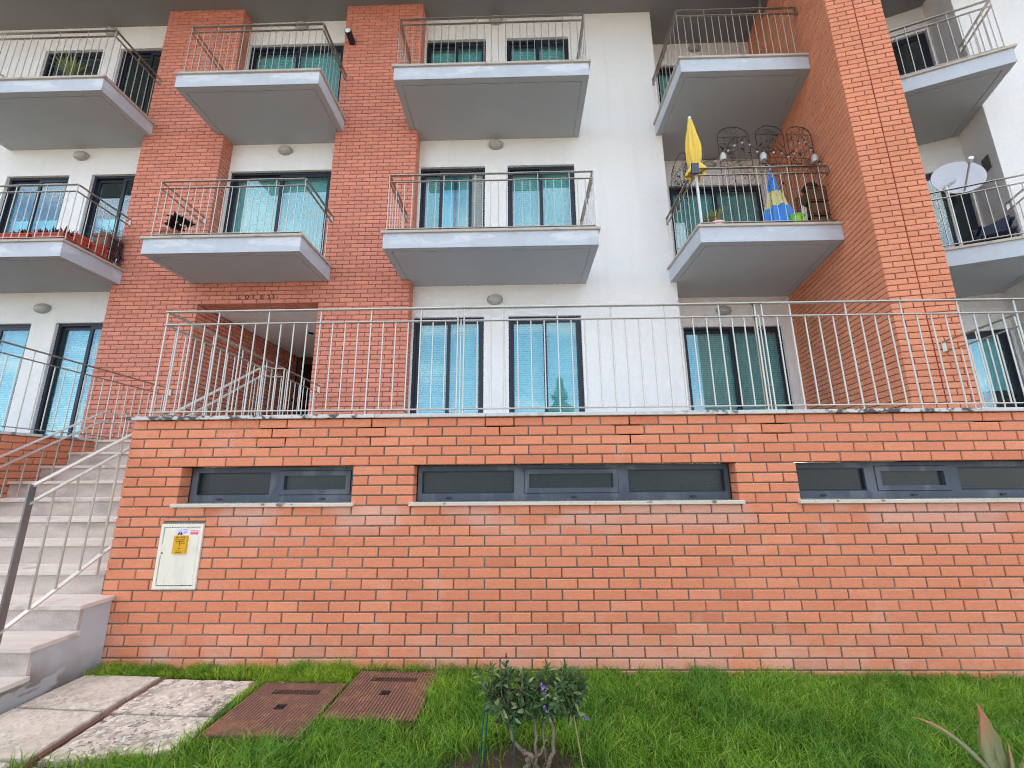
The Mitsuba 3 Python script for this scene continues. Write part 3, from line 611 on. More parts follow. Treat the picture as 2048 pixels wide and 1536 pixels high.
strip_window(2.209, 4.697, [(2.24, 2.985, 'fixed'), (3.065, 3.819, 'sash'), (3.90, 4.664, 'fixed')], (2.46, 3.46, 4.40))
strip_window(5.176, 7.711, [(5.225, 5.767, 'fixed'), (5.845, 6.419, 'sash'), (6.495, 7.65, 'fixed')], (5.42, 6.12, 6.80))

# meter cabinet set in the wall
mc = thing('meter_cabinet', 'cream metal meter cabinet door with a yellow plate set in the brick wall', 'meter cabinet')
part(mc, 'mortar_surround', MB().wall(sbox(CAB[0], CAB[2] - 0.006, CAB[1], CAB[3] + 0.011), 0.004, 0.03), 'm_mortar_low')
x0, x1, z0, z1 = 0.268, 0.595, -1.272, -0.806
part(mc, 'frame', MB().wall(sbox(x0, z0, x1, z1).difference(sbox(x0 + 0.022, z0 + 0.022, x1 - 0.022, z1 - 0.022)), -0.012, 0.02), 'm_box')
part(mc, 'door_gap', MB().wall(sbox(x0 + 0.0215, z0 + 0.0215, x1 - 0.0215, z1 - 0.0215), 0.0, 0.004), 'm_dark')
part(mc, 'door', MB().box(x0 + 0.0265, x1 - 0.0265, -0.009, -0.0005, z0 + 0.0275, z1 - 0.0265, 0.002), 'm_box')
part(mc, 'lock_plate', MB().box(x0 + 0.020, x0 + 0.055, -0.014, -0.008, -1.035, -0.998, 0.001).box(x0 + 0.022, x0 + 0.052, -0.0125, -0.008, -0.994, -0.955, 0.001), 'm_box')
lk = MB(); g = np.linspace(0, 2 * np.pi, 15)[:-1]; lk.wall(Polygon([(x0 + 0.037 + 0.008 * np.cos(t), -1.016 + 0.008 * np.sin(t)) for t in g]), -0.016, -0.013); part(mc, 'lock', lk, 'm_post')
sg = MB(); sx0, sx1, sz0, sz1 = 0.390, 0.491, -1.021, -0.889
sg.wall(sbox(sx0 + 0.005, sz0 + 0.005, sx1 - 0.005, sz1 - 0.005).buffer(0.005), -0.026, -0.008); sgk = part(mc, 'yellow_plate', sg, 'm_sign')
def ink(parent, name, rects, y, mat='m_ink', text=()):
    mb = MB()
    for r in rects: mb.wall(sbox(*r) if len(r) == 4 and not hasattr(r[0], '__len__') else Polygon(r), y - 0.0008, y + 0.0005)
    for t, tx, tz, h in text:
        m = meshkit.text_mesh(t, h, 0.001); v = np.array(m.vertices); mb.add(np.stack([tx + v[:, 0], y - 0.0008 + (0.001 - v[:, 2]), tz + v[:, 1]], 1), m.faces)
    part(parent, name, mb, mat)
cx = (sx0 + sx1) / 2
ink(sgk, 'print', [(cx - 0.033, -0.932, cx + 0.033, -0.9285), (cx - 0.002, -0.962, cx + 0.002, -0.932), (cx - 0.024, -0.947, cx - 0.020, -0.943),
                   [(cx - 0.010, -0.975), (cx, -0.986), (cx + 0.010, -0.975), (cx + 0.007, -0.9745), (cx, -0.982), (cx - 0.007, -0.9745)],
                   *[(cx - 0.038 + i * 0.0105, -0.921, cx - 0.038 + i * 0.0105 + (0.007, 0.004, 0.008, 0.003)[i % 4], -0.9155) for i in range(7)],
                   *[(cx + 0.014 + i * 0.009, -0.948 + 0.002 * (i % 2), cx + 0.019 + i * 0.009, -0.941) for i in range(3)],
                   (cx - 0.024, -1.0005, cx + 0.022, -0.9985), *[(cx - 0.024 + i * 0.016, -1.0135, cx - 0.012 + i * 0.016, -1.0085) for i in range(3)]], -0.0265, text=[('GAS NATURAL', cx - 0.036, -0.9045, 0.0085)])
st = part(mc, 'lilac_sticker', MB().wall(sbox(0.402, -0.886, 0.478, -0.842), -0.0098, -0.0085), 'm_lilac')
ink(st, 'dark_print', [[(0.402, -0.886), (0.409, -0.868), (0.418, -0.864), (0.416, -0.886)], [(0.421, -0.886), (0.425, -0.864), (0.433, -0.868), (0.440, -0.886)]], -0.0102, 'm_navy')
ink(st, 'violet_print', [[(0.447, -0.876), (0.449, -0.864), (0.470, -0.859), (0.473, -0.866), (0.458, -0.869), (0.453, -0.879)], [(0.415, -0.859), (0.418, -0.852), (0.424, -0.855), (0.421, -0.862)], (0.44, -0.849, 0.476, -0.845)], -0.0102, 'm_violet')
pk = part(mc, 'pink_sticker', MB().wall(sbox(0.500, -0.884, 0.560, -0.852), -0.0098, -0.0085), 'm_pink')
ink(pk, 'pale_band', [(0.503, -0.866, 0.556, -0.857)], -0.0102, 'm_palepink')

# ---------------------------------------------------------------- staircase and the wall on its left
RZ, RT, SX = 0.166, 0.264, -2.375
st = thing('staircase', 'flight of beige stone steps climbing beside the brick terrace wall', 'staircase')
for k in range(-2, 9):
    zk, yk = -1.312 + RZ * k, -0.257 + RT * k
    xr = 0.0 if k <= 0 else -0.118
    y1 = yk + RT + 0.035 if k < 8 else 3.2
    if k <= 0: y1 = min(y1, -0.003)
    mb = MB(); mb.box(SX + 0.004, xr, yk, y1, zk - 0.030, zk, 0.003)
    if k == 0: mb.box(SX + 0.004, -0.118, -0.004, yk + RT + 0.035, zk - 0.0302, zk - 0.0004)
    part(st, 'tread', mb, 'm_tread')
    part(st, 'riser', MB().box(SX + 0.004, xr - 0.030, yk + 0.024, yk + 0.05, zk - RZ, zk - 0.0305, 0.001).box(xr - 0.0295 if k <= 0 else xr - 0.001, xr - 0.022 if k <= 0 else xr, yk + 0.024, yk + 0.046, zk - RZ, zk - 0.031), 'm_stair')
prof = [(-0.76, -2.0)]
for k in range(-2, 1): prof += [(-0.257 + RT * k + 0.047, -1.312 + RZ * (k - 1)), (-0.257 + RT * k + 0.047, -1.312 + RZ * k - 0.031)]
prof += [(-0.001, -1.312 - 0.031), (-0.001, -2.0)]
prof[0] = (prof[1][0], -2.0)
sw = MB(); pg = Polygon(prof); m = trimesh.creation.extrude_polygon(pg, 0.10, engine='earcut'); v = np.array(m.vertices)
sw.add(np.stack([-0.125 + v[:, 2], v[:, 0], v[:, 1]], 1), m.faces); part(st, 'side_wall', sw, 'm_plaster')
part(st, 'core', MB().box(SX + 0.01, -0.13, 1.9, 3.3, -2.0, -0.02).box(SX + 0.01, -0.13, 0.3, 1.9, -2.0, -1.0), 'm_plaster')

lw = thing('terrace_wall', 'low orange brick wall with stone coping along the far side of the stone steps', 'wall')
part(lw, 'mortar_core', MB().box(-12, SX - 0.009, 0.009, 2.97, -2.0, -0.002), 'm_mortar_low')
bk = Bricks(lw)
bk.field('m_brick_low', W, 'r', 0.0, 2.97, -27 * PH, 0.0, -28 * PH, 0.115, at=SX, depth=0.10)
bk.field('m_brick_low', W, 'f', -5.5, SX - 0.11, -27 * PH, 0.0, -28 * PH, 0.115, depth=0.10)
bk.finish()
for a, b in ((-0.03, 1.15), (1.153, 2.30), (2.303, 2.975)):
    part(lw, 'coping_stone', MB().box(SX - 0.30, SX + 0.03, a, b, 0.001, 0.030, 0.003), 'm_coping')
part(lw, 'coping_stone', MB().box(-8, SX - 0.302, -0.03, 0.29, 0.001, 0.030, 0.003), 'm_coping')

# ---------------------------------------------------------------- apartment building
ab = thing('apartment_building', 'white rendered apartment building with brick piers, grey balconies and dark framed windows', 'apartment building')
nb = thing('apartment_building', 'neighbouring white apartment building turned at an angle beyond the vertical joint in the brick fin', 'apartment building')
ZTOP = 9.6
AB = (-3.795, -2.300); CP = (-0.250, 1.240); DX = 5.72
WIN_G = [(-6.52, -5.33, 'shutter'), (-4.90, -3.72, 'shutter'), (1.26, 2.45, 'shutter'), (2.864, 4.08, 'shutter')]
WIN_M = [(-6.52, -5.323, 'sheer'), (-4.894, -3.71, 'sheer'), (-2.285, -0.385, 'shutter'), (1.26, 2.451, 'slid'), (2.863, 4.08, 'shutter')]
WIN_T = [(-6.47, -5.286, 'dark'), (-4.918, -3.72, 'dark'), (-2.285, -0.37, 'shutter'), (1.26, 2.451, 'shutter'), (2.863, 4.08, 'shutter')]
LV = {'G': (0.02, 2.150), 'M': (2.982, 5.080), 'T': (5.920, 8.005)}
wp = unary_union([sbox(-12, -0.06, -3.72, ZTOP), sbox(-2.36, 2.5, -0.19, ZTOP), sbox(1.17, -0.06, DX, ZTOP)])
for lv, ws in (('G', WIN_G), ('M', WIN_M), ('T', WIN_T)):
    for a, b, kind in ws: wp = wp.difference(sbox(a, LV[lv][0], b, LV[lv][1]))
wm = MB(); wm.wall(wp, YW, YW + 0.22)
dw = sbox(DX - 0.2, -0.06, 8.9, ZTOP)
DW = {'G': (6.02, 7.80), 'M': (6.02, 7.84), 'T': (6.02, 7.84)}
for lv, (a, b) in DW.items(): dw = dw.difference(sbox(a, LV[lv][0], b, LV[lv][1]))
wm.wall(dw, YD, YD + 0.22); wm.box(DX - 0.22, DX, YW + 0.2205, YD - 0.0005, -0.06, ZTOP)
part(ab, 'wall', wm, 'm_white')
for lv, ws in (('G', WIN_G), ('M', WIN_M), ('T', WIN_T)):
    for a, b, kind in ws:
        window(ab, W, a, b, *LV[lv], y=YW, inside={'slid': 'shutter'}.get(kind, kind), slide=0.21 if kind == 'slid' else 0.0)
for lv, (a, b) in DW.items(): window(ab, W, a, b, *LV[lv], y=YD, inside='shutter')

# brick piers and the brick over and around the entrance
EN = (-2.265, -0.250, -0.06, 2.335)
pier = MB()
full = unary_union([sbox(AB[0] + .009, -0.06, AB[1] - .009, ZTOP), sbox(CP[0] + .009, -0.06, CP[1] - .009, ZTOP), sbox(AB[0] + .009, -0.06, CP[1] - .009, ZM + 0.12)]).difference(sbox(EN[0] - .009, -0.1, EN[1] + .009, EN[3] + 0.006))
pier.wall(full, YP + 0.009, YW - 0.0005)
part(ab, 'pier_core', pier, 'm_mortar_up')
part(ab, 'pier_core', MB().box(AB[0] + .009, AB[1] - .009, YW, YW + 0.3, ZM + .13, ZTOP).box(CP[0] + .009, CP[1] - .009, YW, YW + 0.3, ZM + .13, ZTOP), 'm_mortar_up')
bk = Bricks(ab); ZR0 = 2.335 - 32 * PH
ENH = [(EN[0], EN[1], -1, EN[3])]
bk.field('m_brick_up', W, 'f', AB[0], CP[1], -0.05, 2.335 + 5 * PH, ZR0, -2.208, holes=ENH, at=YP)
bk.field('m_brick_up', W, 'f', AB[0], AB[1], 2.335 + 5 * PH, ZTOP, ZR0, -2.208, at=YP, ends=(0, 0))
bk.field('m_brick_up', W, 'f', CP[0], CP[1], 2.335 + 5 * PH, ZTOP, ZR0, -2.208, at=YP)
for x, side in ((AB[1], 'r'), (CP[1], 'r')):
    bk.field('m_brick_up', W, side, YP + 0.112, YW - 0.004, 2.72 if side == 'r' and x == AB[1] else -0.05, ZTOP, ZR0, YP + 0.10, at=x - 0.001, depth=0.06)
# passage behind the entrance
bk.field('m_brick_up', W, 'r', YP + 0.112, 6.1, -0.05, 2.335, ZR0, YP + 0.10, at=EN[0], depth=0.02)
nsb = 9
for i in range(nsb):   # soldier bricks under the entrance lintel
    u0 = EN[0] + i * (EN[1] - EN[0]) / nsb; u1 = EN[0] + (i + 1) * (EN[1] - EN[0]) / nsb
    MB().box(u0 + 0.005, u1 - 0.005, YP + 0.112, 3.32, 2.337, 2.36, uv=(rng.random(), rng.random())).put(sub(ab, 'lintel_brick'), 'm_brick_up', uv=True)
ps = MB(); ps.box(EN[0] - 0.2, EN[0] - 0.021, YW, 6.2, -0.06, 2.6); part(ab, 'passage_wall', ps, 'm_mortar_up')
part(ab, 'passage_wall', MB().box(EN[1] + 0.011, EN[1] + 0.2, YW + 0.001, 6.2, -0.06, 2.6), 'm_white')
part(ab, 'passage_wall', MB().box(EN[0] - 0.2, EN[1] + 0.2, 6.2, 6.4, -0.06, 2.6), 'm_mortar_up')
part(ab, 'passage_ceiling', MB().box(EN[0] - 0.019, EN[1] + 0.010, 3.325, 6.199, 2.352, 2.5), 'm_white')
dr_ = part(ab, 'entrance_door', MB().box(-2.12, -0.9, 6.13, 6.199, 0.02, 2.15, 0.004), 'm_door')
part(dr_, 'handle', MB().tube([(-1.02, 6.10, 0.9), (-1.02, 6.10, 1.3)], 0.012), 'm_steel', smooth=40)
cl = MB(); cl.lathe([(0.0, 0.0), (0.055, 0.0), (0.06, 0.004), (0.06, 0.012)], (-1.13, 4.5, 2.341), 20); part(ab, 'downlight', cl, 'm_dark')

# lettering over the entrance
for ch, x in zip('LOTE13', (-1.605, -1.494, -1.378, -1.235, -1.118, -1.052)):
    m = meshkit.text_mesh(ch, 0.070, 0.006, bold=True); v = np.array(m.vertices); mb = MB()
    mb.add(np.stack([x + v[:, 0], YP - 0.006 + (0.006 - v[:, 2]), 2.4155 + v[:, 1]], 1), m.faces); part(ab, 'letter', mb, 'm_letter')

# brick fin, left half (this building) and right half (the neighbour)
part(ab, 'fin_core', MB(TF).box(0.009, 0.312, 0.009, 2.75, -0.06, ZTOP), 'm_mortar_up')
part(ab, 'joint_sealant', MB(TF).box(0.313, 0.336, 0.010, 0.5, -0.06, ZTOP), 'm_joint')
part(nb, 'fin_core', MB(TF).box(0.337, 0.641, 0.009, 2.45, -0.06, ZTOP), 'm_mortar_up')
bn = Bricks(nb)
r0, r1 = 0, int((ZTOP + 0.05) / PH)
for r in range(r0, r1):
    a, b = ZR0 + r * PH + 0.005, ZR0 + (r + 1) * PH - 0.005
    if b < -0.05: continue
    c = 0.105 if r % 2 else 0.218
    m = 'm_brick_tower'
    bk.one(m, TF, 'f', 0.0, c, a, b, 0.218 if r % 2 else 0.105); bk.one(m, TF, 'f', c + 0.009, 0.318, a, b, 0.1)
    bn.one(m, TF, 'f', 0.331, 0.331 + (0.105 if (r + 1) % 2 else 0.218), a, b, 0.1); bn.one(m, TF, 'f', 0.331 + (0.105 if (r + 1) % 2 else 0.218) + 0.009, 0.65, a, b, 0.21)
    y = 0.228 if r % 2 else 0.115
    while y < 2.6:
        bk.one(m, TF, 'l', y, min(y + 0.22, 2.62), a, b, 0.1); y += 0.23
bk.finish(); bn.finish()

# roofs
part(ab, 'roof', MB().prism(Polygon([(-12, 0.4), (7.62, 0.4), (8.2, 4.5), (8.2, 6.5), (-12, 6.5)]).difference(unary_union([sbox(AB[0] + .02, YP + .02, AB[1] - .02, YW), sbox(CP[0] + .02, YP + .02, CP[1] - .02, YW)])), ZR, ZR + 0.35), 'm_eaves')
part(ab, 'added_rear_wall', MB().box(-12, 8.6, 6.6, 6.9, -2.0, ZTOP).box(-12.2, -12, 3.3, 6.9, -2.0, ZTOP), 'm_white')  # unseen back and end walls, added to block the sun from behind

# balconies
RA = 3.955; RB = 6.93
def balcony_rails(b, fr, x0, x1, yf, yb0, yb1, base, zt, n, longs, left=True, right=True, nb_side=8, bx0=None, bx1=None, skip=()):
    railing_run(b, fr, (x0, yf), (x1, yf), base, zt, zt, n, longs, skip=skip)
    for on, x, yb, bx in ((left, x0, yb0, bx0), (right, x1, yb1, bx1)):
        if not on: continue
        bx = x if bx is None else bx
        railing_run(b, fr, (bx, yb - 0.004), (x, yf), base, zt - 0.02, zt, nb_side, {nb_side // 2}, skip={0, nb_side})
        bracket(b, fr, bx, yb, zt - 0.155, zt - 0.018)
YF = {'A': 2.053, 'B': 2.037, 'C': 2.010, 'D': 2.000}
for lv, z0, zt in (('M', ZM, RA), ('T', ZT, RB)):
    base = z0 + 0.268
    pa = Polygon([(-6.62, YF['A']), (-3.647, YF['A']), (-3.647, YP), (AB[0], YP), (AB[0], YW), (-6.62, YW)])
    b = balcony_slab(ab, W, pa, z0, (-5.6, -4.3)); xs = (-6.57, -3.697)
    balcony_rails(b, W, *xs, YF['A'] + 0.055, YW, YP, base, zt, 24, set(range(0, 25, 4)))
    pb = Polygon([(-2.433, YF['B']), (-0.105, YF['B']), (-0.105, YP), (CP[0], YP), (CP[0], YW), (AB[1], YW), (AB[1], YP), (-2.433, YP)])
    b = balcony_slab(ab, W, pb, z0, (-1.95, -0.95)); 
    balcony_rails(b, W, -2.378, -0.160, YF['B'] + 0.055, YP, YP, base, zt, 20, set(range(0, 21, 4)))
    pc = Polygon([(1.102, YF['C']), (4.185, YF['C']), (4.185, YW), (CP[1], YW), (CP[1], YP), (1.102, YP)])
    b = balcony_slab(ab, W, pc, z0, (2.05, 3.1)); 
    balcony_rails(b, W, 1.128, 4.160, YF['C'] + 0.055, YP, YW, base, zt, 26, {0, 3, 7, 11, 15, 19, 23, 26})
    pd = Polygon([(5.610, YF['D']), (7.594, YF['D']), (8.03, YD), (DX, YD), (DX, YW), (5.61, YW)])
    b = balcony_slab(ab, W, pd, z0, (6.75,)); 
    balcony_rails(b, W, 5.660, 7.575, YF['D'] + 0.055, YW, YW, base, zt, 17, {0, 4, 8, 12, 16}, right=False, skip={17})
    part(b, 'bracket_plate', MB().box(7.575, 7.590, YF['D'] + 0.03, YF['D'] + 0.08, zt - 0.14, zt - 0.002), 'm_steel')

# neighbour: walls, recess, balconies
T2, M2 = ZT - 0.385, ZM - 0.385
LV2 = {'G': (-0.36, 1.735), 'M': (M2 + 0.27, 4.69), 'T': (T2 + 0.27, 7.63)}
ew = sbox(-2.2, -0.5, 0.22, ZTOP)
for a, b in LV2.values(): ew = ew.difference(sbox(-1.75, a, -0.035, b))
em = MB(EF); em.wall(ew, 0.0, 0.2); em.box(0.0, 0.2, -0.6605, -0.0005, -0.5, ZTOP); em.box(0.2005, 9.0, -0.66, -0.45, -0.5, ZTOP)
part(nb, 'wall', em, 'm_white')
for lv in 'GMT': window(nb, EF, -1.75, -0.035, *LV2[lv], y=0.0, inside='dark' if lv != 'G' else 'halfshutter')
part(nb, 'roof', MB(EF).prism(Polygon([(-2.9, -1.9), (9, -1.9), (9, 3.5), (-2.3, 3.5)]), ZR - 0.385, ZR), 'm_eaves')
part(nb, 'added_rear_wall', MB(EF).box(-2.2, 9.0, 3.6, 3.9, -2, ZTOP), 'm_white')  # unseen too, added so no sun comes through from the back
part(nb, 'vent_grille', MB(EF).box(-0.012, -0.001, -0.50, -0.33, 4.26, 4.50, 0.002), 'm_vent')
for z0, zt, in ((M2, 3.52), (T2, 6.49)):
    pe = Polygon([(-2.35, -1.475), (-0.02, -1.475), (-0.02, -0.662), (-0.002, -0.662), (-0.002, -0.002), (-2.15, -0.002)])
    b = balcony_slab(nb, EF, pe, z0, (-1.02,)); yf = -1.42
    railing_run(b, EF, (-2.2, yf), (-0.06, yf), z0 + 0.268, zt, zt, 17, {1, 5, 9, 13, 17}, skip=())
    railing_run(b, EF, (-0.06, -0.668), (-0.06, yf), z0 + 0.268, zt - 0.01, zt, 7, {4}, skip={0, 7})
    bracket(b, EF, -0.06, -0.66, zt - 0.145, zt - 0.01)

# ---------------------------------------------------------------- lamps
def wall_lamp(label, x, y, z):
    k = thing('wall_lamp', label, 'wall lamp', 'oval bulkhead lamps on the white walls')
    n = 24; g = np.arange(n) * 2 * np.pi / n
    def dome(prof):
        mb = MB(); v = np.array([[(x + r * 0.135 * np.cos(t), y - d, z + r * 0.088 * np.sin(t)) for t in g] for r, d in prof]).reshape(-1, 3)
        i, j = np.meshgrid(np.arange(len(prof) - 1), np.arange(n), indexing='ij')
        return mb.add(v, np.stack([i * n + j, i * n + (j + 1) % n, (i + 1) * n + (j + 1) % n, (i + 1) * n + j], -1).reshape(-1, 4))
    part(k, 'base', dome([(1.0, 0.0), (1.0, 0.045), (0.95, 0.055), (0.82, 0.056), (0.82, 0.04)]), 'm_lampbase', smooth=40)
    part(k, 'diffuser', dome([(0.82, 0.045), (0.78, 0.075), (0.6, 0.096), (0.35, 0.106), (0.01, 0.109)]), 'm_lampglass', smooth=True)
wall_lamp('oval grey lamp above the ground floor windows left of the entrance', -5.176, YW, 2.41)
wall_lamp('oval grey lamp above the pair of middle ground floor windows', 2.637, YW, 2.44)
wall_lamp('oval grey lamp in the ground floor recess beside the brick fin', 6.776, YD, 2.444)
wall_lamp('oval grey lamp above the balcony with the red flower troughs', -5.157, YW, 5.471)
wall_lamp('oval grey lamp above the balcony with the dark rosette plant', -1.279, YW, 5.490)
wall_lamp('oval grey lamp above the middle balcony with a half open window', 2.652, YW, 5.506)
wall_lamp('oval grey lamp behind the string lights and yellow parasol', 6.846, YD, 5.515)
wall_lamp('oval grey lamp under the eaves above the balcony with the spiky yucca', -5.16, YW, 8.40)
wall_lamp('oval grey lamp under the eaves left of the dark cylinder spotlight', -1.27, YW, 8.41)
wall_lamp('oval grey lamp under the eaves above the top middle balcony', 2.65, YW, 8.42)
wall_lamp('oval grey lamp under the eaves in the recess beside the brick fin', 6.85, YD, 8.40)
sp = thing('spotlight', 'dark cylindrical spotlight fixed to the brick pier under the eaves', 'spotlight')
mb = MB(); p0, p1 = np.array([-0.085, YP - 0.012, 7.655]), np.array([-0.085, YP - 0.235, 7.655])
d = (p1 - p0) / np.linalg.norm(p1 - p0)
part(sp, 'body', MB().tube([p0, p1], 0.062, 20), 'm_frame', smooth=40)
part(sp, 'lens', MB().tube([p1 - d * 0.01, p1 + d * 0.003], 0.052, 20), 'm_whiteplastic', smooth=40)
part(sp, 'bracket', MB().box(-0.125, -0.045, YP - 0.03, YP - 0.001, 7.615, 7.695, 0.004), 'm_frame')

# ---------------------------------------------------------------- railings on the ground floor terraces
tr = thing('terrace_railing', 'long steel railing standing on the brick terrace wall across the picture', 'railing')
YR = 0.11; base = 0.031; zt = 0.992; bot = 0.090
P1 = [-0.090, 2.505]; P2 = [2.560, 5.085]; P3 = [5.145, 8.42]
long_x = [-0.090, 0.375, 0.825, 1.29, 1.74, 2.18, 2.505, 2.560, 2.91, 3.375, 3.845, 4.31, 4.775, 5.085, 5.145, 5.385, 5.86, 6.33, 6.81, 7.29, 7.77, 8.25]
def yr(x): return YR
for i, (a, b) in enumerate((P1, P2, P3)):
    a2, b2 = a - 0.012, b + 0.012
    rail(tr, 'top_rail', (a2, YR, zt), (b2 + (0.031 if i < 2 else 0), YR, zt), 0.040, 0.010)
    rail(tr, 'middle_rail', (a2, YR, zt - 0.121), (b2, YR, zt - 0.121), 0.030, 0.008)
    rail(tr, 'bottom_rail', (a2, YR, bot), (b2, YR, bot), 0.030, 0.008)
    inside = [x for x in long_x if a - 0.01 <= x <= b + 0.01]
    for x in inside: rod(sub(tr, 'post'), x, YR, base, zt - 0.008, 0.0068)
    for l, h in zip(inside, inside[1:]):
        n = max(1, round((h - l) / 0.116))
        for j in range(1, n): rod(sub(tr, 'baluster'), l + (h - l) * j / n, YR, bot - 0.006, zt - 0.127, 0.006)
for x in (2.532, 5.115):
    rod(sub(tr, 'baluster'), x, YR + 0.004, base, zt - 0.11, 0.006)
    for z in (0.25, zt - 0.235): part(tr, 'clip', MB().tube([(x - 0.03, YR, z), (x + 0.03, YR, z)], 0.004, 6), 'm_steel')
part(tr, 'flat_post', MB().box(5.070, 5.100, YR + 0.010, YR + 0.018, base, zt - 0.01), 'm_steel')
XE = -0.108
rail(tr, 'top_rail', (-0.090, YR, zt - 0.001), (XE, YP - 0.002, 0.935), 0.040, 0.010); rail(tr, 'middle_rail', (-0.090, YR, zt - 0.122), (XE, YP - 0.002, 0.822), 0.030, 0.008)
rail(tr, 'bottom_rail', (-0.090, YR, bot), (XE, YP - 0.002, bot - 0.01), 0.030, 0.008)
for i in range(1, 25):
    t = i / 25; x, y = -0.090 + (XE + 0.09) * t, YR + (YP - YR) * t
    if i % 4 == 1 and i > 1: rod(sub(tr, 'post'), x, y, base, zt - 0.057 * t - 0.01, 0.0068)
    else: rod(sub(tr, 'baluster'), x, y, bot - 0.012, zt - 0.121 - 0.049 * t - 0.008, 0.006)
part(tr, 'bracket_plate', MB().box(XE - 0.022, XE + 0.022, YP - 0.012, YP - 0.002, 0.80, 0.94, 0.003), 'm_steel')

tl = thing('terrace_railing', 'steel railing beyond the steps ending at the brick left of the entrance', 'railing')
XL = -2.452
rail(tl, 'top_rail', (XL, 0.15, 0.995), (XL - 0.02, YP - 0.002, 0.915), 0.040, 0.010); rail(tl, 'middle_rail', (XL, 0.15, 0.875), (XL - 0.02, YP - 0.002, 0.80), 0.030, 0.008); rail(tl, 'bottom_rail', (XL, 0.15, 0.10), (XL - 0.02, YP - 0.002, 0.075), 0.030, 0.008)
for i in range(0, 24):
    t = i / 24; y = 0.15 + (YP - 0.15) * t
    if i % 4 == 0: rod(sub(tl, 'post'), XL - 0.02 * t, y, 0.031, 0.985 - 0.08 * t, 0.0068)
    else: rod(sub(tl, 'baluster'), XL - 0.02 * t, y, 0.085 - 0.025 * t, 0.866 - 0.075 * t, 0.006)
part(tl, 'bracket_plate', MB().box(XL - 0.042, XL + 0.002, YP - 0.012, YP - 0.002, 0.79, 0.92, 0.003), 'm_steel')
rail(tl, 'top_rail', (-7.5, YR, zt), (XL, 0.15, zt), 0.040, 0.010)

td = thing('terrace_railing', 'short steel railing running from the brick fin towards the front railing', 'railing')
q0 = TF(np.array([0.415, -0.002, 0])); xe, ye = 7.62, YR + 0.02
def lerp(t, z0, z1): return (q0[0] + (xe - q0[0]) * t, q0[1] + (ye - q0[1]) * t, z0 + (z1 - z0) * t)
for nme, z0, z1, w in (('top_rail', 0.99, 0.975, 0.04), ('middle_rail', 0.87, 0.86, 0.03), ('bottom_rail', 0.085, 0.085, 0.03)): rail(td, nme, lerp(0, z0, z1), lerp(1, z0, z1), w, 0.009)
for i in range(1, 11):
    x, y, z = lerp(i / 11, 0.855, 0.845); rod(sub(td, 'post' if i % 4 == 0 else 'baluster'), x, y, 0.0 if i % 4 == 0 else 0.08, z + 0.12 if i % 4 == 0 else z, 0.006)
part(td, 'bracket_plate', MB(TF).box(0.393, 0.437, -0.012, -0.002, 0.86, 0.995, 0.003), 'm_steel')
part(tw, 'terrace_floor', MB().box(wx0 + 0.02, 10.3, 0.27, 3.2, -0.12, -0.03), 'm_plaster')

def handrail(label, X, y0, z0, y1, post, up):
    k = thing('stair_handrail', label, 'handrail')
    s = 0.63; zz = lambda y: z0 + s * (y - y0)
    for nm, d, w in (('top_rail', 0.0, 0.040), ('middle_rail', 0.112, 0.034), ('bottom_rail', 0.872, 0.034)):
        mb = flat_bar(MB(), (X, y0, zz(y0) - d), (X, y1, zz(y1) - d), w, 0.012); flat_bar(mb, (X, y1, zz(y1) - d), (X, y1 + 0.16, zz(y1) - d + 0.002), w, 0.012)
        part(k, nm, mb, 'm_rail')
    n = int((y1 - y0) / 0.133)
    for i in range(1, n + 1):
        y = y0 + i * (y1 - y0) / n
        if i % 4 == 0: rod(sub(k, 'post'), X, y, zz(y) - 1.02, zz(y) - 0.012, 0.0075)
        else: rod(sub(k, 'baluster'), X, y, zz(y) - 0.880, zz(y) - 0.122, 0.0065)
    for xx in (X, X + up):
        rod(sub(k, 'post'), xx, y1 + 0.16, 0.016, zz(y1) - 0.005, 0.0085)
    for d in (0.0, 0.112): 
        part(k, 'return_bar', flat_bar(MB(), (X, y1 + 0.16, zz(y1) - d + 0.003), (X + up, y1 + 0.16, zz(y1) - d + 0.003), 0.034, 0.012), 'm_steel')
    if post is not None:
        part(k, 'newel_post', MB().box(X - 0.006, X + 0.006, y0 - 0.022, y0 + 0.022, post, zz(y0) + 0.004, 0.002), 'm_post')
handrail('steel stair handrail with a dark flat newel post in front of the steps', -0.15, -0.587, -0.497, 1.646, -1.645, 0.16)
handrail('steel stair handrail on the far side of the steps against the low brick wall', -2.20, 0.20, -0.62, 1.742 - 0.0, None, 0.16)

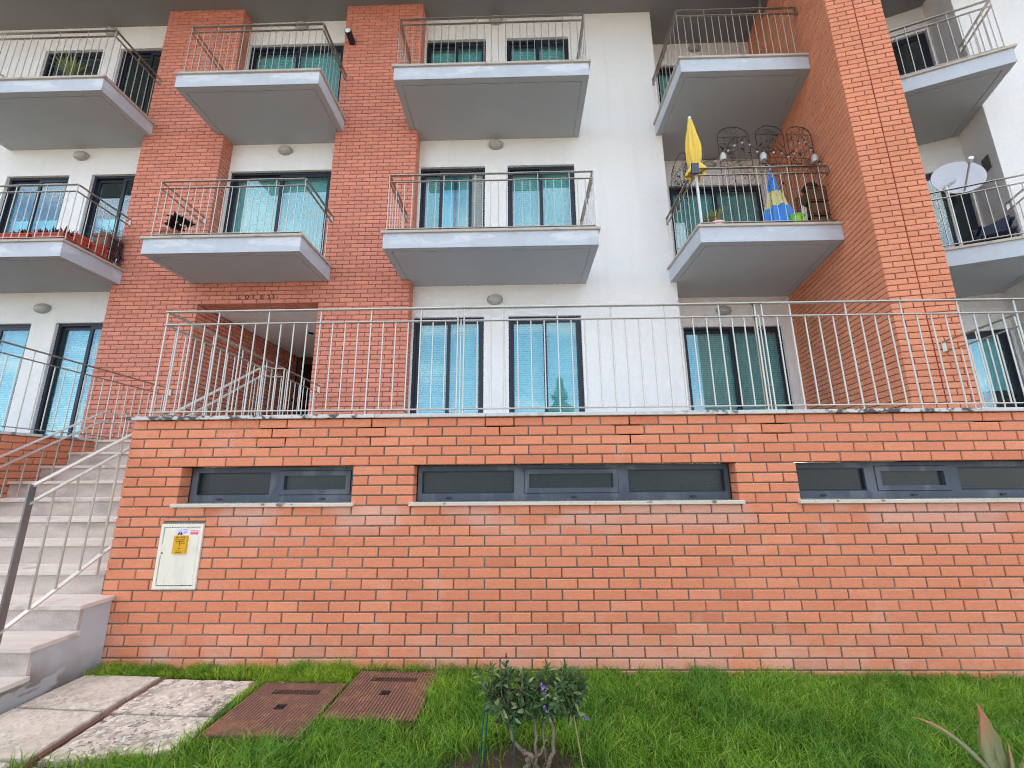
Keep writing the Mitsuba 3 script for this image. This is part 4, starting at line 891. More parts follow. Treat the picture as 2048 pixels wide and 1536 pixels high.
# ---------------------------------------------------------------- shrub, stakes, agave
def leaf_mesh(L, Wd, curl):
    t = np.array([0, 0.18, 0.45, 0.75, 1.0]); w = np.array([0.12, 0.62, 1.0, 0.72, 0.04]) * Wd / 2
    z = curl * L * t ** 2
    mid = np.stack([t * L, t * 0, z], 1); lf = np.stack([t * L, w, z + 0.25 * w], 1); rt = np.stack([t * L, -w, z + 0.25 * w], 1)
    v = np.vstack([lf, mid, rt]); i = np.arange(4); n = 5
    f = np.vstack([np.stack([i, i + n, i + n + 1, i + 1], 1), np.stack([i + n, i + 2 * n, i + 2 * n + 1, i + n + 1], 1)])
    return v, f
def shrub():
    k = thing('shrub', 'small leafy shrub with purple flower spikes growing in bare earth in the lawn', 'shrub')
    base = np.array([3.10, -0.985, -1.845])
    stems = []
    def stem(pts, r0, r1):
        p = np.array(pts, float); t = np.linspace(0, 1, 14); q = np.stack([np.interp(t, np.linspace(0, 1, len(p)), p[:, i]) for i in range(3)], 1)
        q[1:-1] = (q[:-2] + 2 * q[1:-1] + q[2:]) / 4; q[1:] += rng.normal(0, 0.004, (13, 3))
        part(k, 'stem', MB().tube(q, np.linspace(r0, r1, 14), 7), 'm_bark', smooth=50); stems.append(q)
    B = lambda x, y, z: (3.10 + x, -0.985 + y, z)
    stem([B(0.03, 0, -1.86), B(0.06, 0, -1.80), B(0.085, 0.01, -1.72), B(0.075, 0.02, -1.60), B(0.09, 0.02, -1.46)], 0.012, 0.005)
    stem([B(0.03, 0, -1.86), B(-0.02, 0.01, -1.79), B(-0.11, 0.02, -1.73), B(-0.15, 0.03, -1.64), B(-0.13, 0.03, -1.48)], 0.011, 0.005)
    stem([B(-0.09, -0.01, -1.86), B(-0.04, 0, -1.80), B(0.02, 0.0, -1.76), B(0.05, 0.0, -1.70)], 0.009, 0.004)
    stem([B(-0.01, 0.0, -1.81), B(0.0, 0.03, -1.70), B(-0.02, 0.05, -1.58), B(0.02, 0.06, -1.45)], 0.008, 0.004)
    stem([B(0.05, 0.02, -1.82), B(0.03, 0.05, -1.68), B(0.05, 0.06, -1.55), B(0.02, 0.07, -1.48)], 0.006, 0.003)
    stem([B(-0.05, 0.01, -1.80), B(-0.02, -0.02, -1.765), B(-0.07, -0.02, -1.74)], 0.012, 0.007)
    # twig tips in two lobes
    tips = []
    lobes = [((-0.125, 0.02, -1.535), (0.155, 0.11, 0.130), 74), ((0.115, 0.02, -1.515), (0.155, 0.11, 0.125), 74), ((0.0, 0.04, -1.55), (0.15, 0.08, 0.10), 34)]
    for c, r, n in lobes:
        for _ in range(n):
            d = rng.normal(size=3); d /= np.linalg.norm(d); rr = rng.uniform(0.35, 1.0) ** 0.6
            tips.append((np.array(B(*c)) + d * np.array(r) * rr, d))
    extra = [((-0.145, 0, -1.375), (0, 0, 1)), ((-0.145, 0, -1.41), (0.2, 0, 1)), ((-0.15, 0, -1.45), (0, -.4, 1)), ((-0.295, 0.02, -1.405), (-0.7, 0, 0.7)), ((-0.225, 0.03, -1.40), (-0.1, 0, 1)), ((0.145, 0, -1.385), (0.1, 0, 1)), ((0.06, 0.02, -1.39), (-0.1, 0, 1)), ((0.215, 0.02, -1.42), (0.7, 0, 0.6)),
             ((0.24, 0.0, -1.47), (0.9, 0, 0.2)), ((-0.27, 0, -1.47), (-.8, -.2, .4)), ((0.19, -0.03, -1.40), (.3, -.3, .9)), ((-0.06, 0, -1.42), (0.1, -.3, .9)), ((0.02, 0, -1.43), (0, -.3, .9))]
    for p, d in extra: tips.append((np.array(B(*p)), np.array(d, float) / np.linalg.norm(d)))
    tw_ = MB(); leaves = []
    for p, d in tips:
        d = d + np.array([0, -0.15, 0.75]); d /= np.linalg.norm(d)
        q = p - d * 0.07 + rng.normal(0, 0.012, 3)
        tw_.tube([q, (p + q) / 2 + rng.normal(0, 0.003, 3), p], [0.0026, 0.0021, 0.0016], 5)
        a = np.cross(d, [0.3, 0.9, 0.1]); a /= np.linalg.norm(a); b = np.cross(d, a)
        n = rng.integers(8, 12)
        for i in range(n):
            th = i * 2.4 + rng.uniform(-0.3, 0.3); lev = i / n
            o = np.cos(th) * a + np.sin(th) * b; el = rng.uniform(0.1, 0.5) + 0.9 * lev
            x = o * math.cos(el) + d * math.sin(el); y = np.cross(d, o); z = np.cross(x, y)
            leaves.append((p - d * 0.035 * (1 - lev) * 1.4, np.stack([x, y, z], 1), rng.uniform(0.6, 1.1) * (1.0 - 0.35 * lev), rng.integers(0, 8)))
    kk = part(k, 'twigs', tw_, 'm_bark', smooth=50)
    variants = []
    for i in range(8):
        v, f = leaf_mesh(0.057, 0.0215, (-0.35, -0.1, 0.12, -0.25)[i % 4]); tone = (0.1, 0.3, 0.45, 0.2, 0.6, 0.35, 0.75, 0.95)[i]
        variants.append((v, f, tone, mikit.ply(MB().add(v, f, (tone, 0.5)).mesh(), 'm_leaf', smooth=True, uv=np.tile([tone, 0.5], (len(v), 1)))))
    order = sorted(range(len(leaves)), key=lambda i: leaves[i][0][1])
    rest = MB()
    for r, i in enumerate(order):
        p, R, s, vi = leaves[i]
        if r < 300:
            M = np.eye(4); M[:3, :3] = R * s; M[:3, 3] = p
            scene[sub(k, 'leaf')] = {**variants[vi][3], 'to_world': T(M.tolist())}
        else:
            v, f, tone, _ = variants[vi]; rest.add(v @ (R * s).T + p, f, (tone, 0.5))
    fk = part(k, 'foliage', rest, 'm_leaf', smooth=True, uv=True); labels[fk] = {'kind': 'stuff'}
    for p, L in (((3.138, -1.05, -1.490), 0.055), ((3.142, -1.06, -1.548), 0.026), ((3.345, -1.0, -1.620), 0.026)):
        mb = MB(); p = np.array(p)
        for i in range(int(L / 0.0015)):
            t = rng.random(); a = rng.uniform(0, 6.28); rr = 0.0085 * (1 - 0.65 * t) + 0.002
            c = p + np.array([math.cos(a) * rr + 0.012 * (0.5 - t), math.sin(a) * rr, t * L]); u = rng.normal(size=(3, 3)) * 0.0042
            mb.add(c + np.vstack([u[0], u[1], u[2]]), [[0, 1, 2]])
        part(k, 'flower_spike', mb, 'm_flower')
    mb = MB(); v, f = leaf_mesh(0.032, 0.009, 0.0)
    for a in (0, 1.5, 3, 4.6): mb.add(turned(turned(v, -80, 1), math.degrees(a)) + np.array(B(-0.145, 0, -1.362)), f)
    part(k, 'new_leaf', mb, 'm_newleaf', smooth=True)
shrub()
def stake(label, p, q, r, mat, name='garden_stake', cat='garden stake'):
    k = thing(name, label, cat); p, q = np.array(p), np.array(q)
    MB().tube([p, q], r, 8).put(k + '__cane' if name == 'garden_stake' else k, mat, smooth=40)
    if name == 'garden_stake': MB().tube([q - (q - p) * 0.003, q + (q - p) / np.linalg.norm(q - p) * 0.006], [r * 1.25, r * 0.5], 8).put(k + '__tip', mat, smooth=40)
stake('thin green plastic stake tied at left of the shrub, the longest of three', (2.820, -1.0, -1.84), (2.862, -0.99, -1.462), 0.0036, 'm_stake')
stake('thin green plastic stake close beside the tied stake at left of the shrub', (2.842, -0.96, -1.84), (2.868, -0.955, -1.515), 0.0034, 'm_stake')
stake('thin green plastic stake standing under the front of the shrub', (2.990, -1.06, -1.86), (2.995, -1.055, -1.555), 0.0036, 'm_stake')
stake('dry tan cane leaning at the right edge of the shrub', (3.325, -1.0, -1.86), (3.283, -0.99, -1.60), 0.0034, 'm_cane', 'bamboo_cane', 'cane')
def agave():
    k = thing('agave_plant', 'spiky agave plant with reddish pointed leaves rising from the lawn edge', 'agave')
    O = np.array([5.215, -1.09, -1.90])
    def leaf(tip, ctrl, w, flat=0.35, base=(0, 0, 0)):
        a, b, c = O + np.array(base), np.array(ctrl, float), np.array(tip, float); t = np.linspace(0, 1, 14)[:, None]
        m = (1 - t) ** 2 * a + 2 * t * (1 - t) * b + t ** 2 * c
        d = np.gradient(m, axis=0); d /= np.linalg.norm(d, axis=1, keepdims=True); view = CAM * 0 + np.array([-0.4, -1.0, 0.35])
        s = np.cross(d, view); s /= np.linalg.norm(s, axis=1, keepdims=True); nrm = np.cross(s, d)
        prof = w * np.array([0.75, 0.85, 0.95, 1.0, 1.0, 0.98, 0.93, 0.86, 0.76, 0.64, 0.5, 0.34, 0.18, 0.02])[:, None] / 2
        jag = 1 + 0.05 * rng.normal(size=(14, 1)); up = -nrm if (nrm @ view).mean() < 0 else nrm
        L, R, C, Bk = m - s * prof * jag + up * prof * flat, m + s * prof * jag + up * prof * flat, m, m - up * prof * 0.3
        v = np.vstack([L, C, R, Bk]); n = 14; i = np.arange(13)
        f = np.vstack([np.stack([i + x * n, i + y * n, i + 1 + y * n, i + 1 + x * n], 1) for x, y in ((0, 1), (1, 2), (2, 3), (3, 0))])
        uv = np.stack([np.full(56, 0.5), np.tile(np.linspace(0, 1, 14), 4)], 1)
        part(k, 'leaf', MB().add(v, f, uv), 'm_agave', smooth=50, uv=False) if False else MB().add(v, f, uv).put(sub(k, 'leaf'), 'm_agave', smooth=True, uv=True)
    leaf((5.182, -1.04, -1.553), (5.150, -1.03, -1.70), 0.060, base=(-0.045, 0.02, 0)); leaf((5.216, -0.99, -1.540), (5.252, -0.98, -1.70), 0.082, base=(0.02, 0.06, 0))
    leaf((4.885, -1.0, -1.596), (5.07, -1.01, -1.62), 0.022, 0.5); leaf((5.290, -1.02, -1.685), (5.275, -1.03, -1.78), 0.02)
    leaf((5.40, -1.03, -1.69), (5.35, -1.03, -1.76), 0.06); leaf((5.50, -1.2, -1.72), (5.4, -1.15, -1.72), 0.06); leaf((5.02, -1.35, -1.72), (5.1, -1.25, -1.72), 0.055); leaf((5.25, -1.45, -1.66), (5.25, -1.25, -1.68), 0.06)
agave()

# ---------------------------------------------------------------- things on the balconies
def pot_mesh(c, r0, r1, h, n=18):
    return MB().lathe([(0.001, 0.0), (r0, 0.0), (r1 * 0.98, h * 0.8), (r1 * 1.06, h * 0.8), (r1 * 1.08, h), (r1 * 0.95, h), (r1 * 0.9, h * 0.85), (0.001, h * 0.84)], c, n)
def tufts(mb, c, n, h, spread, w=0.008, up=0.7):
    for _ in range(n):
        a = rng.uniform(0, 6.28); e = rng.uniform(up - 0.4, up + 0.5); L = h * rng.uniform(0.5, 1.1); p = np.array(c) + np.array([rng.uniform(-1, 1) * spread[0], rng.uniform(-1, 1) * spread[1], 0])
        d = np.array([math.cos(a) * math.cos(e), math.sin(a) * math.cos(e), math.sin(e)]); s = np.cross(d, [0, 0, 1.0]); s = s / (np.linalg.norm(s) + 1e-9) * w
        q = p + d * L; m = p + d * L * 0.5 + np.array([0, 0, 0.01])
        mb.add([p - s * 0.5, p + s * 0.5, m + s, m - s, q], [[0, 1, 2], [0, 2, 3], [3, 2, 4]])
    return mb
fb = ZM + 0.268
for i, (x, lab) in enumerate(((-6.15, 'red trough with small plants at the far left end of the balcony edge'), (-5.62, 'red trough with pale succulents behind the railing, second from the left end'), (-5.09, 'red trough with mixed succulents behind the railing, third from the left end'), (-4.56, 'red trough with grey green succulents at the middle of the balcony edge'), (-4.03, 'red trough with dark red leaves at the right end of the balcony edge'))):
    k = thing('flower_trough', lab, 'flower trough', 'red flower troughs along the balcony railing')
    part(k, 'box', MB().wall(Polygon([(x - 0.22, fb + .002), (x + 0.22, fb + .002), (x + 0.245, fb + 0.17), (x - 0.245, fb + 0.17)]), 2.145, 2.30).box(x - 0.255, x + 0.255, 2.135, 2.310, fb + 0.1501, fb + 0.175), 'm_redpot')
    part(k, 'plants', tufts(MB(), (x, 2.22, fb + 0.17), 120, 0.11 if i < 4 else 0.15, (0.22, 0.06), 0.010), ('m_succulent', 'm_succulent', 'm_succulent', 'm_succulent', 'm_redleaf')[i])
    if i != 4: part(k, 'red_plants', tufts(MB(), (x + 0.1, 2.22, fb + 0.18), 45, 0.10, (0.08, 0.05), 0.014), 'm_redleaf')
for x, y, lab, r in ((-3.87, 2.42, 'orange red flower pot standing at the corner of the balcony side', 0.125), (-3.87, 2.68, 'larger dark red flower pot in the middle of the balcony side', 0.14)):
    k = thing('flower_pot', lab, 'flower pot', 'red flower pots by the side railing')
    part(k, 'pot', pot_mesh((x, y, fb + .002), r * 0.75, r, 0.26), 'm_redpot', smooth=40); part(k, 'plant', tufts(MB(), (x, y, fb + 0.22), 60, 0.13, (0.07, 0.07), 0.009), 'm_succulent')
k = thing('flower_pot', 'dark red flower pot nearest the wall carrying a brown planter', 'flower pot', 'red flower pots by the side railing')
part(k, 'pot', pot_mesh((-3.84, 2.86 - 0.03, fb + .002), 0.10, 0.135, 0.24), 'm_redpot', smooth=40)
k = thing('planter', 'brown square planter with bare twiggy plant balanced on a red pot', 'planter')
bz = fb + 0.262
part(k, 'box', MB().add([(-3.98 + a * .04, 2.68 + b * .03, bz) if c == 0 else (-4.02 + a * 0, 2.65, bz) for a, b, c in ((0, 0, 0),)] * 1 + [], np.zeros((0, 3), int)) if False else MB().prism(sbox(-3.965, 2.70, -3.715, 2.95), bz, bz + 0.20).prism(sbox(-3.98, 2.685, -3.70, 2.965), bz + 0.2001, bz + 0.24), 'm_brownpot')
mb = MB()
for _ in range(90):
    p = np.array([rng.uniform(-3.97, -3.71), rng.uniform(2.70, 2.95), bz + 0.24]); q = [p]
    d = np.array([rng.normal(0, 0.6), rng.normal(0, 0.6), 1.0])
    for s in range(5):
        d = d + rng.normal(0, 0.5, 3) + np.array([0, 0, -0.12 * s]); q.append(q[-1] + d / np.linalg.norm(d) * 0.045)
    mb.tube(q, np.linspace(0.005, 0.0025, 6), 4)
part(k, 'twigs', mb, 'm_twig', smooth=50)
mb = MB()
for _ in range(30):
    p = np.array([rng.uniform(-3.73, -3.69), rng.uniform(2.72, 2.95), bz + 0.2]); q = [p]
    for s in range(7): q.append(q[-1] + np.array([rng.normal(0.003, 0.008), rng.normal(0, 0.012), -0.055]))
    mb.tube(q, 0.004, 4)
part(k, 'hanging_stems', mb, 'm_darkleaf')
k = thing('potted_plant', 'dark rosette plant in a terracotta pot on the balcony above the entrance', 'potted plant')
px, py = -2.24, 2.28
part(k, 'pot', pot_mesh((px, py, fb + .002), 0.10, 0.145, 0.20), 'm_terra', smooth=40)
mb = MB()
for c, r in (((px + 0.04, py, fb + 0.44), 0.11), ((px - 0.06, py + .02, fb + 0.40), 0.09), ((px + 0.20, py, fb + 0.36), 0.09), ((px - 0.0, py - .03, fb + 0.30), 0.10), ((px + 0.10, py - .02, fb + 0.27), 0.08)):
    tufts(mb, c, 70, r * 1.15, (0.03, 0.03), 0.020, 0.3)
part(k, 'rosettes', mb, 'm_darkleaf'); mb = MB()
for dx in (0.04, -0.06, 0.2): mb.tube([(px + dx * 0.2, py, fb + 0.15), (px + dx * .8, py, fb + 0.3), (px + dx, py, fb + 0.42)], 0.009, 6)
part(k, 'stems', mb, 'm_twig', smooth=50)
k = thing('potted_plant', 'spiky yellow green yucca in a dark pot on the top left balcony', 'potted plant')
px, py, fz = -5.15, 2.75, ZT + 0.268
part(k, 'pot', pot_mesh((px, py, fz + .002), 0.15, 0.20, 0.36), 'm_brownpot', smooth=40)
part(k, 'trunk', MB().tube([(px, py, fz + .3), (px, py, fz + 0.85)], 0.04, 8), 'm_bark', smooth=50)
part(k, 'leaves', tufts(MB(), (px, py, fz + 0.85), 70, 0.46, (0.03, 0.03), 0.014, 0.75), 'm_yucca')

# the decorated balcony beside the fin
def folded_parasol(k, c, z0, z1, rprof, mat, n=40, twist=0.0):
    zs = np.linspace(z0, z1, len(rprof)); mb = MB(); g = np.arange(n) * 2 * np.pi / n; v = []
    for i, (z, r) in enumerate(zip(zs, rprof)):
        rr = r * (1 + 0.22 * np.cos(8 * g + twist * i) + 0.06 * np.sin(3 * g + i)); v.append(np.stack([c[0] + rr * np.cos(g), c[1] + rr * np.sin(g), np.full(n, z)], 1))
    v = np.vstack(v); i, j = np.meshgrid(np.arange(len(rprof) - 1), np.arange(n), indexing='ij')
    return mb.add(v, np.stack([i * n + j, i * n + (j + 1) % n, (i + 1) * n + (j + 1) % n, (i + 1) * n + j], -1).reshape(-1, 4))
k = thing('parasol', 'folded yellow parasol standing at the corner of the decorated balcony', 'parasol')
pc = (5.735, 2.17)
part(k, 'canopy', folded_parasol(k, pc, 4.10, 4.93, [0.055, 0.085, 0.098, 0.100, 0.095, 0.086, 0.075, 0.063, 0.050, 0.036, 0.022], 'm_yellow', twist=0.12), 'm_yellow', smooth=60)
mb = MB(); n = 40; g = np.arange(n) * 2 * np.pi / n
mb.add(np.vstack([np.stack([pc[0] + r * (1 + a * np.cos(7 * g)) * np.cos(g), pc[1] + r * (1 + a * np.cos(7 * g)) * np.sin(g), np.full(n, z) + w * np.sin(5 * g)], 1) for r, z, a, w in ((0.055, 4.11, .2, 0), (0.085, 4.07, .25, .005), (0.098, 4.02, .3, .015), (0.13, 3.93, .35, .03))]),
       [[i * n + j, (i + 1) * n + j, (i + 1) * n + (j + 1) % n, i * n + (j + 1) % n] for i in range(3) for j in range(n)])
part(k, 'gathered_hem', mb, 'm_yellow', smooth=60)
part(k, 'pole', MB().tube([(*pc, fb), (*pc, 4.96)], 0.018, 10), 'm_whiteplastic', smooth=40); part(k, 'cap', MB().tube([(*pc, 4.93), (*pc, 4.965), (*pc, 4.985)], [0.026, 0.024, 0.012], 12), 'm_whiteplastic', smooth=40)
k = thing('solar_panel', 'small dark solar panel fixed at the railing corner below the yellow parasol', 'solar panel')
part(k, 'panel', MB().add(turned([(x, y, z) for x in (5.60, 5.70) for y in (1.995, 2.012) for z in (3.84, 3.99)], 12, 0, (5.65, 2.0, 3.9)), BOXF), 'm_solar')
part(k, 'rim', MB().add(turned([(x, y, z) for x in (5.595, 5.705) for y in (2.0125, 2.02) for z in (3.835, 3.995)], 12, 0, (5.65, 2.0, 3.9)), BOXF), 'm_frame')
k = thing('parasol', 'folded blue and straw yellow beach parasol behind the balcony railing', 'parasol')
pb_ = np.array([6.945, 2.32])
zs = [(fb + 0.05, 0.205, 'm_blue'), (fb + 0.44, 0.140, 'm_cloth_y'), (fb + 0.73, 0.072, 'm_blue'), (fb + 1.12, 0.016, None)]
for (a, ra, m), (b, rb_, _) in zip(zs, zs[1:]): part(k, 'canopy_band', folded_parasol(k, pb_, a, b, list(np.linspace(ra, rb_, 6)), m), m, smooth=60)
part(k, 'pole', MB().tube([(*pb_, fb), (*pb_, fb + 1.22)], 0.012, 8), 'm_whiteplastic', smooth=40)
k = thing('bucket', 'bright green plastic bucket on the balcony floor beside the beach parasol', 'bucket')
part(k, 'body', MB().lathe([(0.001, 0), (0.085, 0), (0.115, 0.2), (0.125, 0.2), (0.125, 0.215), (0.108, 0.215), (0.08, 0.02), (0.001, 0.02)], (7.10, 2.19, fb + .002), 22), 'm_green', smooth=40)
part(k, 'handle', MB().tube([(7.10 + 0.12 * math.cos(t), 2.19 - 0.03 * math.sin(t), fb + 0.2 - 0.05 * math.sin(t)) for t in np.linspace(0, np.pi, 12)], 0.004, 6), 'm_green')
k = thing('board', 'cream board leaning beside the wicker drawer rack', 'board')
part(k, 'panel', MB().wall(Polygon([(7.15, fb + .004), (7.335, fb + .004), (7.35, fb + 0.44), (7.315, fb + 0.475)]), 2.27, 2.285), 'm_board')
part(k, 'edge_strip', MB().wall(Polygon([(7.336, fb + .004), (7.342, fb + .004), (7.357, fb + 0.44), (7.351, fb + 0.44)]), 2.268, 2.287), 'm_board')
k = thing('drawer_rack', 'brown wooden rack with wicker drawers standing against the brick fin', 'rack')
rx0, rx1, ry0, ry1 = 7.37, 7.665, 2.20, 2.46
for x in (rx0, rx1):
    for y in (ry0, ry1): rod(sub(k, 'leg'), x, y, fb, fb + 0.74, 0.014, 'm_wood')
for i in range(3): part(k, 'drawer', MB().box(rx0 + 0.02, rx1 - 0.02, ry0 - 0.01, ry1 - 0.02, fb + 0.05 + i * 0.235, fb + 0.23 + i * 0.235, 0.008), 'm_wood')
for i in range(4):
    for y in (ry0, ry1): part(k, 'crossbar', MB().tube([(rx0, y, fb + 0.035 + i * 0.232), (rx1, y, fb + 0.035 + i * 0.232)], 0.010, 6), 'm_wood')
k = thing('basket', 'dark round basket on top of the wicker drawer rack', 'basket')
part(k, 'body', MB().lathe([(0.001, 0), (0.08, 0), (0.10, 0.05), (0.09, 0.09), (0.05, 0.125), (0.001, 0.135)], (7.50, 2.32, fb + 0.745), 18), 'm_darkleaf', smooth=50); part(k, 'lid', MB().lathe([(0.101, 0.0), (0.107, 0.006), (0.101, 0.012)], (7.50, 2.32, fb + 0.79), 18), 'm_wood', smooth=50)
k = thing('potted_plant', 'small yellow green plant in a pale pot on the floor of the decorated balcony', 'potted plant')
part(k, 'pot', pot_mesh((5.93, 2.14, fb + .002), 0.07, 0.10, 0.10), 'm_palepink', smooth=40); part(k, 'leaves', tufts(MB(), (5.90, 2.14, fb + 0.12), 60, 0.22, (0.04, 0.04), 0.022, 0.6), 'm_yucca')

def arch(label, A, Bv, z0, z1, seed):
    """wrought wire trellis panel with a round top, between two feet A and Bv"""
    k = thing('garden_trellis', label, 'trellis', 'round topped wire trellises on the decorated balcony')
    A, Bv = np.array(A, float), np.array(Bv, float); d = Bv - A; w = np.linalg.norm(d); r = w / 2; zc = z1 - r * 0.75
    P = lambda u, z: np.array([*(A + d * u), z]); R = np.random.default_rng(seed)
    part(k, 'frame', MB().tube([P(0, z0), P(0, zc)] + [P(0.5 - 0.5 * math.cos(t), zc + r * 0.75 * math.sin(t)) for t in np.linspace(0.1, np.pi - 0.1, 16)] + [P(1, zc), P(1, z0)], 0.0065, 6), 'm_wire', smooth=50)
    for u in (0.2, 0.4, 0.6, 0.8): part(k, 'wire', MB().tube([P(u, z0), P(u, zc)], 0.0028, 4), 'm_wire')
    for z in (zc, zc - 0.42, zc - 0.52): part(k, 'crossbar', MB().tube([P(0, z), P(1, z)], 0.004, 5), 'm_wire')
    for _ in range(14):
        u, z, s, q = R.uniform(0.1, 0.9), R.uniform(z0 + 0.9, zc + 0.1), R.choice((-1, 1)), R.uniform(0.05, 0.10)
        part(k, 'scroll', MB().tube([P(u + s * q / w * (1 - t / 9) * math.cos(t), z + q * (1 - t / 9) * math.sin(t) + 0.012 * t) for t in np.linspace(0, 7, 18)], 0.0033, 4), 'm_wire')
    mb = MB()
    for _ in range(44):
        c = P(R.uniform(0.05, 0.95), R.uniform(z0 + 0.75, zc)); u = R.normal(size=(2, 3)) * 0.016; mb.add([c, c + u[0], c + u[0] + u[1], c + u[1]], [[0, 1, 2, 3]])
    part(k, 'metal_leaves', mb, 'm_wire')
arch('round topped wire trellis behind the railing, nearest the yellow parasol', (6.14, 2.20), (6.62, 2.20), fb, 4.80, 1)
arch('round topped wire trellis behind the railing, above the beach parasol', (6.74, 2.22), (7.16, 2.22), fb, 4.83, 2)
arch('round topped wire trellis behind the railing, in front of the brick fin', (7.20, 2.20), (7.60, 2.24), fb, 4.80, 3)
arch('round topped wire trellis along the side railing against the white wall', (5.72, 3.05), (5.74, 2.45), fb, 4.72, 4)
k = thing('string_lights', 'black cable of round clear bulbs looped along the wire trellises', 'string lights')
anchor = [(5.75, 3.0, 3.9), (5.74, 2.75, 4.15), (5.74, 2.45, 4.42), (5.76, 2.2, 4.30), (6.14, 2.19, 4.28), (6.30, 2.18, 4.52), (6.55, 2.18, 4.62), (6.75, 2.20, 4.38), (7.02, 2.2, 4.44), (7.2, 2.19, 4.30), (7.40, 2.19, 4.66), (7.56, 2.2, 4.38), (7.62, 2.2, 4.15)]
pts = []
for a, b in zip(anchor, anchor[1:]):
    for t in np.linspace(0, 1, 8, endpoint=False): pts.append(np.array(a) * (1 - t) + np.array(b) * t + np.array([0, 0, -0.14 * t * (1 - t) * 2]))
pts = np.array(pts); part(k, 'cable', MB().tube(pts, 0.004, 5), 'm_wire', smooth=50)
for i in range(2, len(pts) - 1, 4):
    p = pts[i] + np.array([0, -0.012, -0.01]); part(k, 'socket', MB().tube([p, p + (0, 0, -0.035)], 0.011, 8), 'm_wire', smooth=40)
    s = trimesh.creation.icosphere(2, 0.017); part(k, 'bulb', MB().add(np.array(s.vertices) + p + (0, -0.002, -0.052), s.faces), 'm_bulb', smooth=True)
for x, y, z, lab in ((6.16, 2.15, 4.16, 'pale hanging jar at the left side of the first wire trellis'), (6.77, 2.16, 4.16, 'pale hanging jar between the two middle wire trellises'), (7.52, 2.15, 4.10, 'pale hanging jar in front of the brick fin above the railing')):
    k = thing('hanging_jar', lab, 'jar', 'pale jars hanging from the wire trellises')
    part(k, 'jar', MB().lathe([(0.001, 0), (0.042, 0.0), (0.046, 0.03), (0.046, 0.08), (0.03, 0.105), (0.032, 0.12), (0.001, 0.121)], (x, y, z), 14), 'm_bulb', smooth=50)
    part(k, 'wire', MB().tube([(x, y, z + 0.12), (x + .01, y + 0.03, z + 0.24)], 0.003, 5), 'm_wire')

# the neighbour's balcony
fe = M2 + 0.268
k = thing('satellite_dish', 'large pale grey satellite dish behind the railing of the neighbouring balcony', 'satellite dish')
c = EF(np.array([-0.745, -1.10, 3.865])); nrm = EF(np.array([-0.10, -1.55, 0.40])) - EF(np.zeros(3)); nrm = nrm + 0; nrm /= np.linalg.norm(nrm)
ax = np.cross(nrm, [0, 0, 1.0]); ax /= np.linalg.norm(ax); ay = np.cross(ax, nrm)
def dish(prof, off=0.0):
    n = 40; g = np.arange(n) * 2 * np.pi / n; mb = MB()
    v = np.vstack([c + nrm * (h + off) + r * (np.cos(g)[:, None] * ax * 1.0 + np.sin(g)[:, None] * ay * 1.06) for r, h in prof]); m = len(prof)
    i, j = np.meshgrid(np.arange(m - 1), np.arange(n), indexing='ij')
    return mb.add(v, np.stack([i * n + j, i * n + (j + 1) % n, (i + 1) * n + (j + 1) % n, (i + 1) * n + j], -1).reshape(-1, 4))
part(k, 'reflector', dish([(0.001, -0.04), (0.1, -0.036), (0.2, -0.022), (0.29, 0.0), (0.30, 0.002), (0.303, -0.004), (0.29, -0.01), (0.15, -0.045), (0.001, -0.055)]), 'm_dish', smooth=50)
foot, head = c - ay * 0.29 - nrm * 0.02, c + nrm * 0.36 - ay * 0.06 + ax * 0.0
part(k, 'arm', MB().tube([foot, head], 0.013, 8), 'm_lampbase', smooth=40)
part(k, 'feed_horn', MB().tube([head + nrm * 0.03, head - nrm * 0.05], [0.03, 0.024], 12), 'm_whiteplastic', smooth=40)
q = EF(np.array([-0.93, -1.14, fe])); q2 = EF(np.array([-0.93, -1.14, 3.72]))
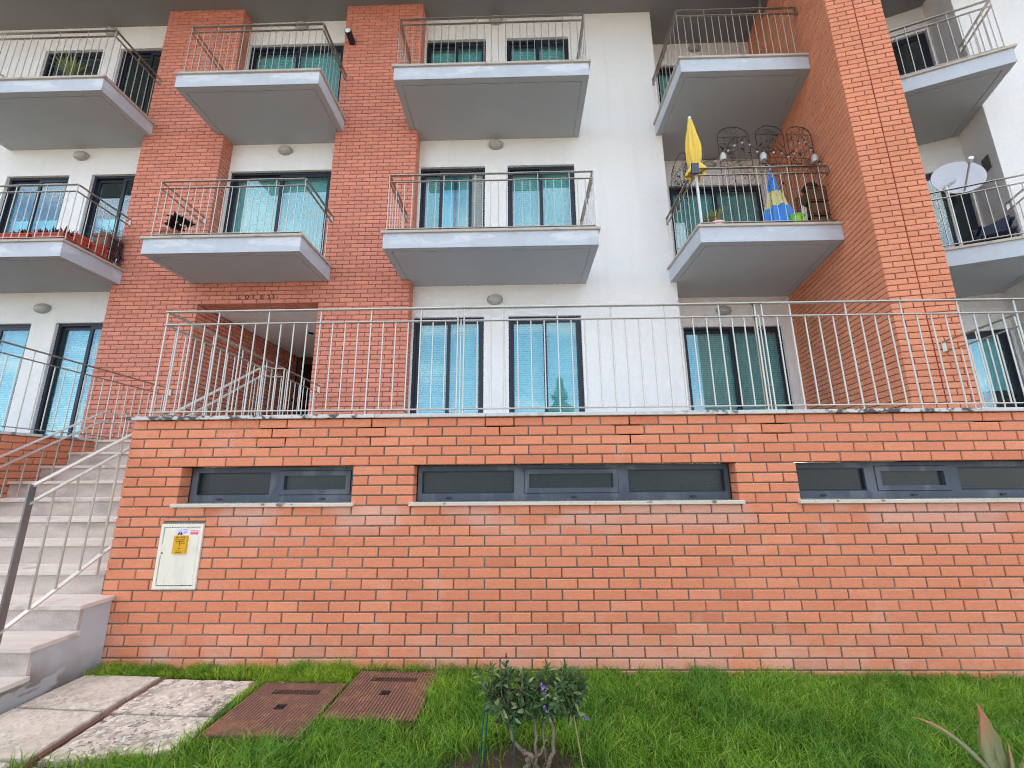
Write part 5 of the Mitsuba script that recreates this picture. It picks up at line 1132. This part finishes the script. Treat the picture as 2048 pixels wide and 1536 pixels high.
part(k, 'mast', MB().tube([q, q2], 0.021, 12), 'm_whiteplastic', smooth=40); part(k, 'strut', MB().tube([q2, c - nrm * 0.06], 0.018, 8), 'm_lampbase', smooth=40)
k = thing('chair', 'dark blue chair in the corner of the neighbouring balcony behind the railing', 'chair')
CF = Fr(*EF(np.array([-0.27, -0.68, 0]))[:2], 21.5 + 20)
part(k, 'seat', MB(CF).box(-0.18, 0.18, -0.20, 0.18, fe + 0.38, fe + 0.42, 0.012), 'm_navy')
part(k, 'backrest', MB(CF).wall(Polygon([(-0.18, fe + 0.40), (0.18, fe + 0.40), (0.20, fe + 0.76), (0.0, fe + 0.68), (-0.19, fe + 0.66)]), 0.16, 0.19), 'm_navy')
for x in (-0.16, 0.16):
    for y in (-0.17, 0.15): rod(sub(k, 'leg'), x, y, fe, fe + 0.38, 0.014, 'm_navy', fr=CF)
    part(k, 'armrest', MB(CF).box(x - 0.022, x + 0.022, -0.18, 0.16, fe + 0.55, fe + 0.575, 0.008), 'm_navy')

# a conifer across the street, seen mirrored in the glass
k = thing('tree', 'conical green tree mirrored in the right glass of the middle ground floor doors', 'tree')
tx, ty = 7.0, -30.0
part(k, 'trunk', MB().tube([(tx, ty, -2.0), (tx + .05, ty, 1.0), (tx, ty, 6.5)], [0.22, 0.16, 0.03], 10), 'm_bark', smooth=50)
mb = MB(); n = 3600; hh = rng.random(n) ** 1.3; rr = (1 - hh) * 2.9 * np.sqrt(rng.random(n)) * (0.8 + 0.4 * np.sin(hh * 40)); aa = rng.uniform(0, 6.283, n)
C = np.stack([tx + rr * np.cos(aa), ty + rr * np.sin(aa), -0.3 + hh * 9.0], 1)
A = rng.normal(size=(n, 3)) * 0.16; Bv = rng.normal(size=(n, 3)) * 0.16
V = np.stack([C - A, C + Bv, C + A, C - Bv], 1).reshape(-1, 3); F = np.arange(n * 4).reshape(-1, 4)
part(k, 'crown', mb.add(V, F, (0.3, 0.5)), 'm_leaf', uv=True); labels[k + '__crown'] = {'kind': 'stuff'}
